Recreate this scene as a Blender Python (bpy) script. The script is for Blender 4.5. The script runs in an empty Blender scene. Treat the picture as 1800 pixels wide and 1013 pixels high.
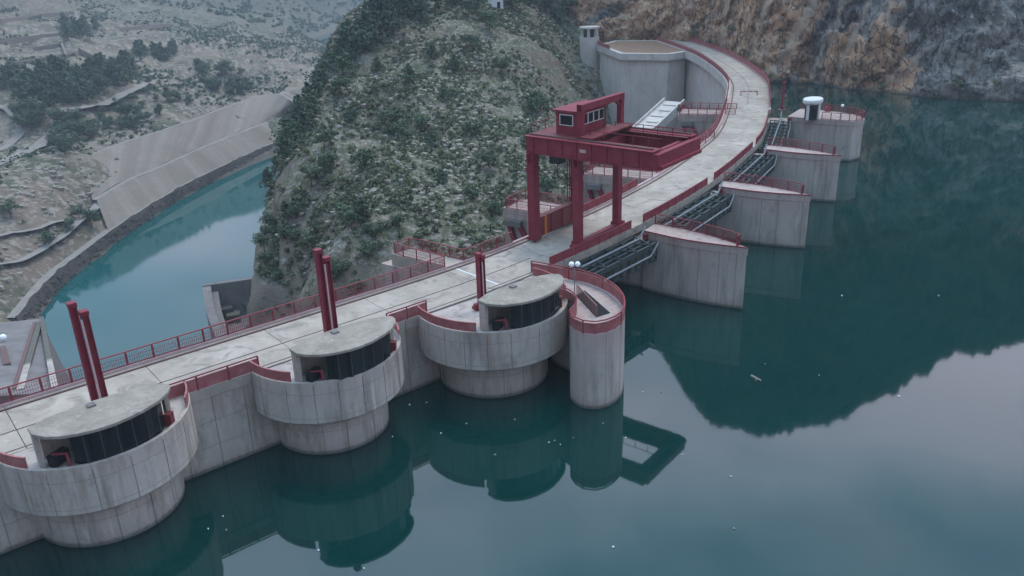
import bpy, math, random
import numpy as np
from mathutils import Matrix, Vector
random.seed(7); RNG = np.random.default_rng(11)
SC = bpy.context.scene
COL = SC.collection

# ------------------------------------------------------------------ camera
CAM_H = 36.0; FPX = 1500.0
_d = np.array([1030 - 900, -(4180 - 506.5), -FPX]); _d /= np.linalg.norm(_d)
_up = -_d; _f = np.array([0, 0, -1.0]); _y = _f - _up * (_f @ _up); _y /= np.linalg.norm(_y)
_x = np.cross(_y, _up)
ROT = np.array([_x, _y, _up])
cam = bpy.data.cameras.new('camera'); cam.sensor_width = 36.0; cam.lens = 30.0
cam.clip_start = 0.5; cam.clip_end = 6000
camo = bpy.data.objects.new('camera', cam); COL.objects.link(camo)
M4 = Matrix([list(ROT[i]) + [0] for i in range(3)] + [[0, 0, 0, 1]])
camo.matrix_world = Matrix.Translation((0, 0, CAM_H)) @ M4
SC.camera = camo

# ------------------------------------------------------------------ sky, sun, exposure
SUN_EL, SUN_AZ = math.radians(66), math.radians(32)   # behind the cloud, over the lake
W = bpy.data.worlds.new('World'); SC.world = W; W.use_nodes = True
nt = W.node_tree; nt.nodes.clear()
N = nt.nodes.new; Lk = nt.links.new
out = N('ShaderNodeOutputWorld'); bg = N('ShaderNodeBackground'); bg.inputs['Strength'].default_value = 0.1
sky = N('ShaderNodeTexSky'); sky.sky_type = 'NISHITA'; sky.sun_disc = False
sky.sun_elevation = SUN_EL; sky.sun_rotation = SUN_AZ; sky.air_density = 1.0; sky.dust_density = 2.0
tc = N('ShaderNodeTexCoord'); mp = N('ShaderNodeMapping'); mp.inputs['Scale'].default_value = (2.3, 2.3, 4.2)
mp.inputs['Location'].default_value = (0.3, 1.7, 0.4)
no = N('ShaderNodeTexNoise'); no.inputs['Scale'].default_value = 1.3; no.inputs['Detail'].default_value = 4
no.inputs['Roughness'].default_value = 0.45
cr = N('ShaderNodeValToRGB'); cr.color_ramp.elements[0].position = 0.38; cr.color_ramp.elements[1].position = 0.62
cr.color_ramp.elements[0].color = (3.9, 5.1, 6.3, 1); cr.color_ramp.elements[1].color = (10.4, 9.5, 10.6, 1)
mx = N('ShaderNodeMix'); mx.data_type = 'RGBA'; mx.inputs[0].default_value = 0.82
Lk(tc.outputs['Generated'], mp.inputs[0]); Lk(mp.outputs[0], no.inputs['Vector']); Lk(no.outputs['Fac'], cr.inputs[0])
# the cloud is brighter, broadly, on the side where the sun stands behind it
dt = N('ShaderNodeVectorMath'); dt.operation = 'DOT_PRODUCT'; dt.inputs[1].default_value = (math.sin(SUN_AZ) * math.cos(SUN_EL), math.cos(SUN_AZ) * math.cos(SUN_EL), math.sin(SUN_EL))
rm = N('ShaderNodeMapRange'); rm.interpolation_type = 'SMOOTHSTEP'; rm.inputs[1].default_value = -0.2; rm.inputs[2].default_value = 1.0; rm.inputs[3].default_value = 0.55; rm.inputs[4].default_value = 2.6
Lk(tc.outputs['Generated'], dt.inputs[0]); Lk(dt.outputs['Value'], rm.inputs[0])
sc_ = N('ShaderNodeVectorMath'); sc_.operation = 'SCALE'; Lk(cr.outputs[0], sc_.inputs[0]); Lk(rm.outputs[0], sc_.inputs['Scale'])
# thinner, bluer cloud overhead than towards the horizon
sx = N('ShaderNodeSeparateXYZ'); Lk(tc.outputs['Generated'], sx.inputs[0]); zr = N('ShaderNodeMapRange'); zr.interpolation_type = 'SMOOTHSTEP'; zr.inputs[1].default_value = 0.40; zr.inputs[2].default_value = 0.74; Lk(sx.outputs[2], zr.inputs[0])
tn = N('ShaderNodeMix'); tn.data_type = 'RGBA'; tn.inputs[6].default_value = (0.95, 0.96, 1.05, 1); tn.inputs[7].default_value = (0.56, 0.91, 1.10, 1); Lk(zr.outputs[0], tn.inputs[0])
ml = N('ShaderNodeMix'); ml.data_type = 'RGBA'; ml.blend_type = 'MULTIPLY'; ml.inputs[0].default_value = 1.0; Lk(sc_.outputs[0], ml.inputs[6]); Lk(tn.outputs[2], ml.inputs[7])
Lk(sky.outputs[0], mx.inputs[6]); Lk(ml.outputs[2], mx.inputs[7]); Lk(mx.outputs[2], bg.inputs['Color'])
Lk(bg.outputs[0], out.inputs[0])
sl = bpy.data.lights.new('sun', 'SUN'); sl.energy = 1.4; sl.angle = math.radians(18); sl.color = (1.0, 0.84, 0.72)
so = bpy.data.objects.new('sun', sl); COL.objects.link(so)
_sd = Vector((math.sin(SUN_AZ) * math.cos(SUN_EL), math.cos(SUN_AZ) * math.cos(SUN_EL), math.sin(SUN_EL)))
so.rotation_euler = _sd.to_track_quat('Z', 'Y').to_euler(); so.location = (0, 0, 300)
SC.view_settings.view_transform = 'Standard'; SC.view_settings.look = 'None'
SC.view_settings.gamma = 1.0; SC.view_settings.exposure = 0.2; SC.view_settings.use_curve_mapping = False
SC.cycles.max_bounces = 6; SC.cycles.volume_bounces = 0; SC.cycles.use_denoising = True
SC.cycles.volume_max_steps = 64; SC.cycles.transparent_max_bounces = 8

# ------------------------------------------------------------------ survey helpers (photo pixel -> place)
def ray(px, py): return ROT @ np.array([px - 900.0, -(py - 506.5), -FPX])
def un(px, py, z):
    r = ray(px, py); t = (z - CAM_H) / r[2]; return np.array([r[0] * t, r[1] * t, z])
def at(px, py, d):
    r = ray(px, py); t = d / math.hypot(r[0], r[1]); return np.array([r[0] * t, r[1] * t, CAM_H + r[2] * t])

# ------------------------------------------------------------------ numpy noise
def _hash(ix, iy, iz):
    h = (ix.astype(np.int64) * 374761393 + iy.astype(np.int64) * 668265263 + iz.astype(np.int64) * 2147483647 + 12345) & 0xffffffff
    h = ((h ^ (h >> 13)) * 1274126177) & 0xffffffff
    h = ((h ^ (h >> 16)) * 2246822519) & 0xffffffff
    return ((h ^ (h >> 15)) & 0xffffff) / float(0xffffff)
def vnoise(x, y, z):
    x, y, z = np.broadcast_arrays(np.asarray(x, float), np.asarray(y, float), np.asarray(z, float))
    ix, iy, iz = np.floor(x), np.floor(y), np.floor(z)
    fx, fy, fz = x - ix, y - iy, z - iz
    sx, sy, sz = [f * f * (3 - 2 * f) for f in (fx, fy, fz)]
    def L(a, b, t): return a + (b - a) * t
    c = [[[_hash(ix + i, iy + j, iz + k) for k in (0, 1)] for j in (0, 1)] for i in (0, 1)]
    return L(L(L(c[0][0][0], c[1][0][0], sx), L(c[0][1][0], c[1][1][0], sx), sy),
             L(L(c[0][0][1], c[1][0][1], sx), L(c[0][1][1], c[1][1][1], sx), sy), sz) * 2 - 1
def fbm(x, y, z, o=4, g=0.5):
    s = 0; a = 1.0; f = 1.0
    for i in range(o):
        s = s + a * vnoise(x * f + i * 17.3, y * f - i * 9.1, z * f + i * 4.7); a *= g; f *= 2.03
    return s
class TPS:
    def __init__(self, pts, lam=0.0, sc=100.0):
        P = np.array(pts, float); self.P = P[:, :2] / sc; self.sc = sc; n = len(P)
        K = self.k(np.linalg.norm(self.P[:, None] - self.P[None], axis=2)) + lam * np.eye(n)
        A = np.zeros((n + 3, n + 3)); A[:n, :n] = K; A[:n, n] = 1; A[:n, n + 1:] = self.P; A[n, :n] = 1; A[n + 1:, :n] = self.P.T
        self.w = np.linalg.solve(A, np.r_[P[:, 2], 0, 0, 0])
    @staticmethod
    def k(r): return np.where(r > 1e-9, r * r * np.log(np.maximum(r, 1e-9)), 0)
    def __call__(self, x, y):
        x = np.asarray(x, float); y = np.asarray(y, float); sh = np.broadcast(x, y).shape
        Q = np.c_[np.broadcast_to(x, sh).ravel(), np.broadcast_to(y, sh).ravel()] / self.sc
        n = len(self.P); o = np.zeros(len(Q))
        for i in range(0, len(Q), 20000):
            q = Q[i:i + 20000]
            o[i:i + 20000] = self.k(np.linalg.norm(q[:, None] - self.P[None], axis=2)) @ self.w[:n] + self.w[n] + q @ self.w[n + 1:]
        return o.reshape(sh)

# ------------------------------------------------------------------ objects
class MB:
    def __init__(s): s.v = []; s.f = []
    def add(s, vs, fs):
        b = len(s.v); s.v.extend([tuple(map(float, p)) for p in vs]); s.f.extend([tuple(b + i for i in f) for f in fs]); return s
    def box(s, c, size, rz=0.0):
        cx, cy, cz = c; hx, hy, hz = size[0] / 2, size[1] / 2, size[2] / 2; co, si = math.cos(rz), math.sin(rz)
        vs = []
        for dz in (-hz, hz):
            for dx, dy in ((-hx, -hy), (hx, -hy), (hx, hy), (-hx, hy)):
                vs.append((cx + dx * co - dy * si, cy + dx * si + dy * co, cz + dz))
        return s.add(vs, [(3, 2, 1, 0), (4, 5, 6, 7), (0, 1, 5, 4), (1, 2, 6, 5), (2, 3, 7, 6), (3, 0, 4, 7)])
    def bar(s, p, q, w, h=None, up=(0, 0, 1)):
        p = np.array(p, float); q = np.array(q, float); h = h or w; d = q - p; d /= np.linalg.norm(d)
        u = np.array(up, float)
        if abs(d @ u) > 0.99: u = np.array([1.0, 0, 0])
        sd = np.cross(d, u); sd /= np.linalg.norm(sd); u = np.cross(sd, d)
        vs = [e + sd * a * w / 2 + u * b * h / 2 for e in (p, q) for a, b in ((-1, -1), (1, -1), (1, 1), (-1, 1))]
        return s.add(vs, [(3, 2, 1, 0), (4, 5, 6, 7), (0, 1, 5, 4), (1, 2, 6, 5), (2, 3, 7, 6), (3, 0, 4, 7)])
    def tube(s, p, q, r, n=8, r2=None):
        p = np.array(p, float); q = np.array(q, float); r2 = r if r2 is None else r2; d = q - p; d /= np.linalg.norm(d)
        u = np.array([0, 0, 1.0]) if abs(d[2]) < 0.95 else np.array([1.0, 0, 0])
        a = np.cross(d, u); a /= np.linalg.norm(a); b = np.cross(d, a)
        vs = [e + (a * math.cos(k * 2 * math.pi / n) + b * math.sin(k * 2 * math.pi / n)) * R for e, R in ((p, r), (q, r2)) for k in range(n)]
        fs = [(k, (k + 1) % n, n + (k + 1) % n, n + k) for k in range(n)] + [tuple(range(n - 1, -1, -1)), tuple(range(n, 2 * n))]
        return s.add(vs, fs)
    def prism(s, o, z0, z1, o2=None):
        o = [tuple(p[:2]) for p in o]; o2 = o if o2 is None else o2
        A = sum(o[i][0] * o[(i + 1) % len(o)][1] - o[(i + 1) % len(o)][0] * o[i][1] for i in range(len(o)))
        if A < 0: o = o[::-1]; o2 = list(o2)[::-1]
        n = len(o)
        vs = [(p[0], p[1], z0) for p in o] + [(p[0], p[1], z1) for p in o2]
        return s.add(vs, [tuple(range(n - 1, -1, -1)), tuple(range(n, 2 * n))] + [(i, (i + 1) % n, n + (i + 1) % n, n + i) for i in range(n)])
    def sphere(s, c, r, nu=10, nv=6, sz=1.0):
        vs = [(c[0], c[1], c[2] - r * sz)]
        for j in range(1, nv):
            t = -math.pi / 2 + math.pi * j / nv
            vs += [(c[0] + r * math.cos(t) * math.cos(2 * math.pi * i / nu), c[1] + r * math.cos(t) * math.sin(2 * math.pi * i / nu), c[2] + r * sz * math.sin(t)) for i in range(nu)]
        vs.append((c[0], c[1], c[2] + r * sz)); fs = []
        for i in range(nu): fs.append((0, 1 + (i + 1) % nu, 1 + i))
        for j in range(nv - 2):
            for i in range(nu): a = 1 + j * nu; fs.append((a + i, a + (i + 1) % nu, a + nu + (i + 1) % nu, a + nu + i))
        l = len(vs) - 1; a = 1 + (nv - 2) * nu
        for i in range(nu): fs.append((a + i, a + (i + 1) % nu, l))
        return s.add(vs, fs)
    def mesh(s, name, mat):
        me = bpy.data.meshes.new(name); me.from_pydata(s.v, [], s.f); me.update(); me.materials.append(mat); return me

def link(name, me, parent=None):
    o = bpy.data.objects.new(name, me); COL.objects.link(o)
    if parent is not None: o.parent = parent
    return o
def tag(o, label=None, cat=None, group=None, kind=None):
    if label: o['label'] = label
    if cat: o['category'] = cat
    if group: o['group'] = group
    if kind: o['kind'] = kind
    return o
def thing(name, label, cat, loc=(0, 0, 0), rz=0.0, group=None):
    o = bpy.data.objects.new(name, None); COL.objects.link(o); o.location = loc; o.rotation_euler = (0, 0, rz)
    o.empty_display_size = 0.5
    return tag(o, label, cat, group)
def part(name, mb, mat, parent, world=False):
    """mesh part; with world=True the vertices are world coordinates and are brought into the parent's frame"""
    if world:
        chain = []; p = parent
        while p is not None: chain.append(p); p = p.parent
        V = np.array(mb.v)
        for p in reversed(chain):
            c, s_ = math.cos(-p.rotation_euler[2]), math.sin(-p.rotation_euler[2])
            V = V - np.array(p.location); V = np.c_[V[:, 0] * c - V[:, 1] * s_, V[:, 0] * s_ + V[:, 1] * c, V[:, 2]]
        mb.v = [tuple(p) for p in V.tolist()]
    return link(name, mb.mesh(name, mat), parent)
KIDS = {}
def copy_tree(o, parent=None):
    c = o.copy(); COL.objects.link(c)
    if parent is not None: c.parent = parent
    for ch in [q for q in bpy.data.objects if q.parent == o]: copy_tree(ch, c)
    return c
def grid_mesh(name, X, Y, Z, mat, smooth=True):
    r, c = X.shape
    me = bpy.data.meshes.new(name)
    co = np.stack([X, Y, Z], -1).reshape(-1, 3).astype(np.float32)
    i = np.arange(r * c).reshape(r, c)
    q = np.stack([i[:-1, :-1], i[:-1, 1:], i[1:, 1:], i[1:, :-1]], -1).reshape(-1, 4)
    quick(me, co, q, 4); me.materials.append(mat)
    if smooth: me.shade_smooth()
    return me
def quick(me, co, faces, k):
    me.vertices.add(len(co)); me.vertices.foreach_set('co', np.asarray(co, np.float32).ravel())
    nf = len(faces); me.loops.add(nf * k); me.polygons.add(nf)
    me.loops.foreach_set('vertex_index', np.asarray(faces, np.int32).ravel())
    me.polygons.foreach_set('loop_start', np.arange(0, nf * k, k, dtype=np.int32))
    me.update(calc_edges=True)

# ------------------------------------------------------------------ materials
def new_mat(name):
    m = bpy.data.materials.new(name); m.use_nodes = True; t = m.node_tree; t.nodes.clear()
    o = t.nodes.new('ShaderNodeOutputMaterial'); b = t.nodes.new('ShaderNodeBsdfPrincipled'); t.links.new(b.outputs[0], o.inputs[0])
    return m, t, b
class G:
    """tiny node-graph writer"""
    def __init__(s, t): s.t = t
    def n(s, typ, **kw):
        x = s.t.nodes.new(typ)
        for k, v in kw.items(): setattr(x, k, v)
        return x
    def l(s, a, b): s.t.links.new(a, b)
    def pos(s, scale=(1, 1, 1), rot=(0, 0, 0)):
        g = s.n('ShaderNodeNewGeometry'); m = s.n('ShaderNodeMapping'); m.inputs['Scale'].default_value = scale; m.inputs['Rotation'].default_value = rot
        s.l(g.outputs['Position'], m.inputs[0]); return m.outputs[0]
    def noise(s, scale, detail=4, rough=0.55, vec=None, dist=0.0):
        x = s.n('ShaderNodeTexNoise'); x.inputs['Scale'].default_value = scale; x.inputs['Detail'].default_value = detail
        x.inputs['Roughness'].default_value = rough; x.inputs['Distortion'].default_value = dist
        s.l(vec if vec is not None else s.pos(), x.inputs['Vector']); return x.outputs['Fac']
    def ramp(s, f, stops, interp='LINEAR'):
        r = s.n('ShaderNodeValToRGB'); r.color_ramp.interpolation = interp; e = r.color_ramp.elements
        while len(e) < len(stops): e.new(0.5)
        for i, (p, c) in enumerate(stops):
            e[i].position = p; e[i].color = (c, c, c, 1) if not isinstance(c, tuple) else (*c, 1)
        s.l(f, r.inputs[0]); return r.outputs[0]
    def mix(s, f, a, b, mode='MIX'):
        m = s.n('ShaderNodeMix', data_type='RGBA', blend_type=mode)
        for v, i in ((f, 0), (a, 6), (b, 7)):
            if isinstance(v, (int, float)): m.inputs[i].default_value = v
            elif isinstance(v, tuple): m.inputs[i].default_value = (*v, 1)
            else: s.l(v, m.inputs[i])
        return m.outputs[2]
    def math(s, op, a, b=0.0, c=0.0):
        m = s.n('ShaderNodeMath', operation=op)
        for v, i in ((a, 0), (b, 1), (c, 2)):
            if isinstance(v, (int, float)): m.inputs[i].default_value = v
            else: s.l(v, m.inputs[i])
        return m.outputs[0]
    def z(s):
        g = s.n('ShaderNodeNewGeometry'); x = s.n('ShaderNodeSeparateXYZ'); s.l(g.outputs['Position'], x.inputs[0]); return x.outputs[2]
    def sep(s):
        g = s.n('ShaderNodeNewGeometry'); x = s.n('ShaderNodeSeparateXYZ'); s.l(g.outputs['Position'], x.inputs[0]); return x.outputs
    def range(s, v, a, b, c=0.0, d=1.0):
        m = s.n('ShaderNodeMapRange'); m.inputs[1].default_value = a; m.inputs[2].default_value = b; m.inputs[3].default_value = c; m.inputs[4].default_value = d
        s.l(v, m.inputs[0]); return m.outputs[0]
    def bump(s, b, h, strength=0.3, dist=0.1):
        x = s.n('ShaderNodeBump'); x.inputs['Strength'].default_value = strength; x.inputs['Distance'].default_value = dist
        s.l(h, x.inputs['Height']); s.l(x.outputs[0], b.inputs['Normal'])

def concrete(name, base, streak=0.5, pink=0.0, wet=True, blotch=0.5, lifts=False):
    m, t, b = new_mat(name); g = G(t)
    big = g.noise(0.22, 5, 0.6); fine = g.noise(3.0, 5, 0.65)
    c = g.mix(g.ramp(big, [(0.3, 0.0), (0.72, 1.0)]), tuple(x * (1 - 0.30 * blotch) for x in base), tuple(min(1, x * (1 + 0.16 * blotch)) for x in base))
    c = g.mix(g.ramp(fine, [(0.35, 0.0), (0.7, 0.35)]), c, tuple(x * 0.72 for x in base))
    if streak:
        st = g.noise(1.0, 5, 0.7, g.pos((0.75, 0.75, 0.12)))
        c = g.mix(g.math('MULTIPLY', g.ramp(st, [(0.5, 0.0), (0.75, 1.0)]), streak), c, (base[0] * 0.36, base[1] * 0.36, base[2] * 0.35))
        s2 = g.noise(1.0, 3, 0.6, g.pos((2.0, 2.0, 0.2)))
        c = g.mix(g.math('MULTIPLY', g.ramp(s2, [(0.58, 0.0), (0.72, 1.0)]), 0.4 * streak), c, (min(1, base[0] * 1.5), min(1, base[1] * 1.46), min(1, base[2] * 1.42)))
        s3 = g.noise(1.0, 4, 0.65, g.pos((1.1, 1.1, 0.10), (0, 0, 1.0)))
        c = g.mix(g.math('MULTIPLY', g.ramp(s3, [(0.56, 0.0), (0.70, 1.0)]), 0.45 * streak), c, (base[0] * 0.62, base[1] * 0.46, base[2] * 0.36))
        dk = g.noise(0.55, 5, 0.7, g.pos((1, 1, 0.7)))
        c = g.mix(g.math('MULTIPLY', g.ramp(dk, [(0.58, 0.0), (0.68, 1.0)]), 0.55 * streak), c, (base[0] * 0.42, base[1] * 0.42, base[2] * 0.40))
    zz = g.z()
    if lifts:
        fr = g.math('FRACT', g.math('MULTIPLY', g.math('ADD', zz, g.math('MULTIPLY', fine, 0.12)), 0.5))
        c = g.mix(g.ramp(fr, [(0.0, 0.6), (0.06, 0.0)]), c, tuple(x * 0.5 for x in base))
    if pink:
        k = g.math('MULTIPLY', g.range(g.math('ADD', zz, g.math('MULTIPLY', g.noise(1.0, 4, 0.6, g.pos((1.5, 1.5, 0.2))), 5.0)), 6.4, 9.6), pink)
        c = g.mix(k, c, (0.36, 0.17, 0.16))
    if wet:
        kb = g.range(g.math('ADD', zz, g.math('MULTIPLY', big, 1.6)), 2.0, 0.9); c = g.mix(g.math('MULTIPLY', kb, 0.35), c, (0.17, 0.15, 0.12))
        k = g.range(g.math('ADD', zz, g.math('MULTIPLY', fine, 0.5)), 0.66, 0.40)
        c = g.mix(g.math('MULTIPLY', k, 0.75), c, (0.06, 0.06, 0.05))
    g.l(c, b.inputs['Base Color']); b.inputs['Roughness'].default_value = 0.9; b.inputs['Specular IOR Level'].default_value = 0.2
    g.bump(b, fine, 0.25, 0.03)
    return m
def paint(name, base, rough=0.55, fade=0.4, fadec=None):
    m, t, b = new_mat(name); g = G(t)
    f = g.noise(0.9, 5, 0.65); f2 = g.noise(7.0, 3, 0.6)
    fadec = fadec or tuple(min(1, x * 1.25 + 0.05) for x in base)
    c = g.mix(g.math('MULTIPLY', g.ramp(f, [(0.4, 0.0), (0.7, 1.0)]), fade), base, fadec)
    c = g.mix(g.ramp(f2, [(0.55, 0.0), (0.8, 0.5)]), c, tuple(x * 0.55 for x in base))
    g.l(c, b.inputs['Base Color']); b.inputs['Roughness'].default_value = rough; b.inputs['Specular IOR Level'].default_value = 0.3
    return m
def plain(name, base, rough=0.8, spec=0.3, var=0.25, sc=2.0):
    m, t, b = new_mat(name); g = G(t)
    c = g.mix(g.noise(sc, 4, 0.6), tuple(x * (1 - var) for x in base), tuple(min(1, x * (1 + var)) for x in base))
    g.l(c, b.inputs['Base Color']); b.inputs['Roughness'].default_value = rough; b.inputs['Specular IOR Level'].default_value = spec
    return m
M = {}
M['conc'] = concrete('concrete', (0.43, 0.38, 0.335), 0.9, 0.35, lifts=True)
M['drum'] = concrete('drum_concrete', (0.46, 0.41, 0.365), 1.0, 0.12, lifts=True)
M['pier'] = concrete('pier_concrete', (0.45, 0.40, 0.36), 0.8, 0.32)
M['arch'] = concrete('arch_concrete', (0.58, 0.52, 0.485), 0.5, 0.0, wet=False)
M['roof'] = concrete('roof_concrete', (0.34, 0.315, 0.285), 0.0, 0.0, wet=False, blotch=1.5)
def roof_mat():
    m, t, b = new_mat('roof_concrete'); g = G(t)
    c = g.mix(g.ramp(g.noise(0.55, 5, 0.65, None, 0.6), [(0.34, 0.0), (0.68, 1.0)]), (0.235, 0.20, 0.165), (0.36, 0.315, 0.265))
    f = g.noise(4.0, 5, 0.7); c = g.mix(g.ramp(f, [(0.45, 0.0), (0.75, 0.6)]), c, (0.17, 0.155, 0.135))
    c = g.mix(g.ramp(g.noise(1.3, 4, 0.6, None, 1.0), [(0.60, 0.0), (0.70, 0.6)]), c, (0.42, 0.395, 0.36))
    g.l(c, b.inputs['Base Color']); b.inputs['Roughness'].default_value = 0.95; b.inputs['Specular IOR Level'].default_value = 0.1
    g.bump(b, f, 0.5, 0.04); return m
M['roof'] = roof_mat()
M['oldc'] = concrete('old_concrete', (0.205, 0.185, 0.18), 0.5, 0.0, wet=False, blotch=0.8)
M['kerb'] = plain('stained_kerb', (0.46, 0.33, 0.32), 0.9, 0.2, 0.2, 1.5)
def deck_mat():
    m, t, b = new_mat('deck_concrete'); g = G(t); base = (0.44, 0.40, 0.355)
    c = g.mix(g.ramp(g.noise(0.25, 6, 0.62), [(0.3, 0.0), (0.7, 1.0)]), (0.285, 0.24, 0.20), (0.455, 0.39, 0.33))
    c = g.mix(g.ramp(g.noise(0.5, 4, 0.6, g.pos((1, 1, 1)), 1.2), [(0.50, 0.0), (0.66, 0.85)]), c, (0.235, 0.20, 0.17))
    c = g.mix(g.ramp(g.noise(1.4, 5, 0.7), [(0.58, 0.0), (0.75, 0.6)]), c, (0.54, 0.49, 0.44))
    f = g.noise(6, 4, 0.7); c = g.mix(g.ramp(f, [(0.5, 0.0), (0.8, 0.5)]), c, (0.28, 0.25, 0.24))
    g.l(c, b.inputs['Base Color']); b.inputs['Roughness'].default_value = 0.92; b.inputs['Specular IOR Level'].default_value = 0.15
    g.bump(b, f, 0.2, 0.02); return m
M['deck'] = deck_mat()
M['red'] = paint('red_paint', (0.19, 0.015, 0.030))
M['redrail'] = paint('red_railing_paint', (0.22, 0.030, 0.042), fade=0.5, fadec=(0.33, 0.10, 0.105))
M['redplate'] = paint('red_plate_paint', (0.14, 0.022, 0.024), fade=0.3)
M['redfade'] = paint('faded_red_paint', (0.30, 0.085, 0.088), fade=0.7, fadec=(0.42, 0.19, 0.185))
M['orange'] = paint('orange_paint', (0.45, 0.12, 0.03))
M['rail'] = plain('rusty_rail', (0.13, 0.075, 0.07), 0.7, 0.3)
M['steel'] = plain('dark_green_steel', (0.035, 0.048, 0.048), 0.6, 0.4, 0.4, 3)
M['grey'] = plain('grey_steel', (0.17, 0.19, 0.205), 0.5, 0.4, 0.2)
M['white'] = plain('white_paint', (0.62, 0.61, 0.60), 0.6, 0.3, 0.08)
M['globe'] = plain('white_globe', (0.85, 0.86, 0.86), 0.25, 0.5, 0.03)
M['dark'] = plain('dark_opening', (0.015, 0.015, 0.017), 0.8, 0.2)
M['brown'] = plain('brown_bars', (0.22, 0.12, 0.11), 0.7, 0.3)
def glass_mat():
    m, t, b = new_mat('dark_glass'); g = G(t)
    c = g.mix(g.ramp(g.noise(0.5, 2, 0.5, g.pos((2.2, 2.2, 0.15))), [(0.4, 0.0), (0.7, 1.0)]), (0.006, 0.007, 0.009), (0.022, 0.028, 0.028))
    g.l(c, b.inputs['Base Color']); b.inputs['Roughness'].default_value = 0.12; b.inputs['Specular IOR Level'].default_value = 0.35
    return m
M['glass'] = glass_mat()
def water_mat(name, base, base2, ior):
    m, t, b = new_mat(name); g = G(t)
    c = g.mix(g.ramp(g.noise(0.018, 4, 0.6, None, 0.8), [(0.35, 0.0), (0.7, 1.0)]), base, base2)
    sp = g.noise(0.07, 6, 0.75); c = g.mix(g.ramp(sp, [(0.64, 0.0), (0.82, 0.3)]), c, tuple(x * 1.8 + 0.012 for x in base2))
    g.l(c, b.inputs['Base Color']); b.inputs['Roughness'].default_value = 0.035; b.inputs['IOR'].default_value = ior
    b.inputs['Specular IOR Level'].default_value = 0.5
    g.bump(b, g.noise(0.8, 3, 0.6), 0.012, 0.1)
    return m
M['lake'] = water_mat('lake_water', (0.0003, 0.021, 0.0195), (0.0006, 0.034, 0.0295), 1.55)
M['river'] = water_mat('river_water', (0.003, 0.066, 0.064), (0.004, 0.080, 0.078), 1.5)
def hill_mat():
    m, t, b = new_mat('scrub_hillside'); g = G(t)
    big = g.noise(0.03, 4, 0.6); mid = g.noise(0.22, 5, 0.65); fin = g.noise(1.5, 4, 0.75)
    c = g.mix(g.ramp(mid, [(0.35, 0.0), (0.62, 1.0)]), (0.105, 0.100, 0.070), (0.215, 0.190, 0.150))
    c = g.mix(g.ramp(fin, [(0.50, 0.0), (0.58, 0.9)]), c, (0.33, 0.30, 0.265))
    c = g.mix(g.ramp(g.noise(0.7, 5, 0.75), [(0.48, 0.0), (0.56, 0.9)]), c, (0.088, 0.100, 0.055))
    c = g.mix(g.ramp(big, [(0.56, 0.0), (0.70, 0.4)]), c, (0.16, 0.115, 0.08))
    gg = g.n('ShaderNodeNewGeometry'); sx = g.n('ShaderNodeSeparateXYZ'); g.l(gg.outputs['Normal'], sx.inputs[0])
    steep = g.range(g.math('ADD', sx.outputs[2], g.math('MULTIPLY', fin, 0.25)), 0.80, 0.60)
    rock = g.mix(g.noise(0.35, 5, 0.65, g.pos((1, 1, 0.4))), (0.17, 0.125, 0.085), (0.31, 0.265, 0.225))
    c = g.mix(steep, c, rock)
    g.l(c, b.inputs['Base Color']); b.inputs['Roughness'].default_value = 1.0; b.inputs['Specular IOR Level'].default_value = 0.0
    g.bump(b, fin, 0.8, 0.6); return m
M['hill'] = hill_mat()
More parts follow.
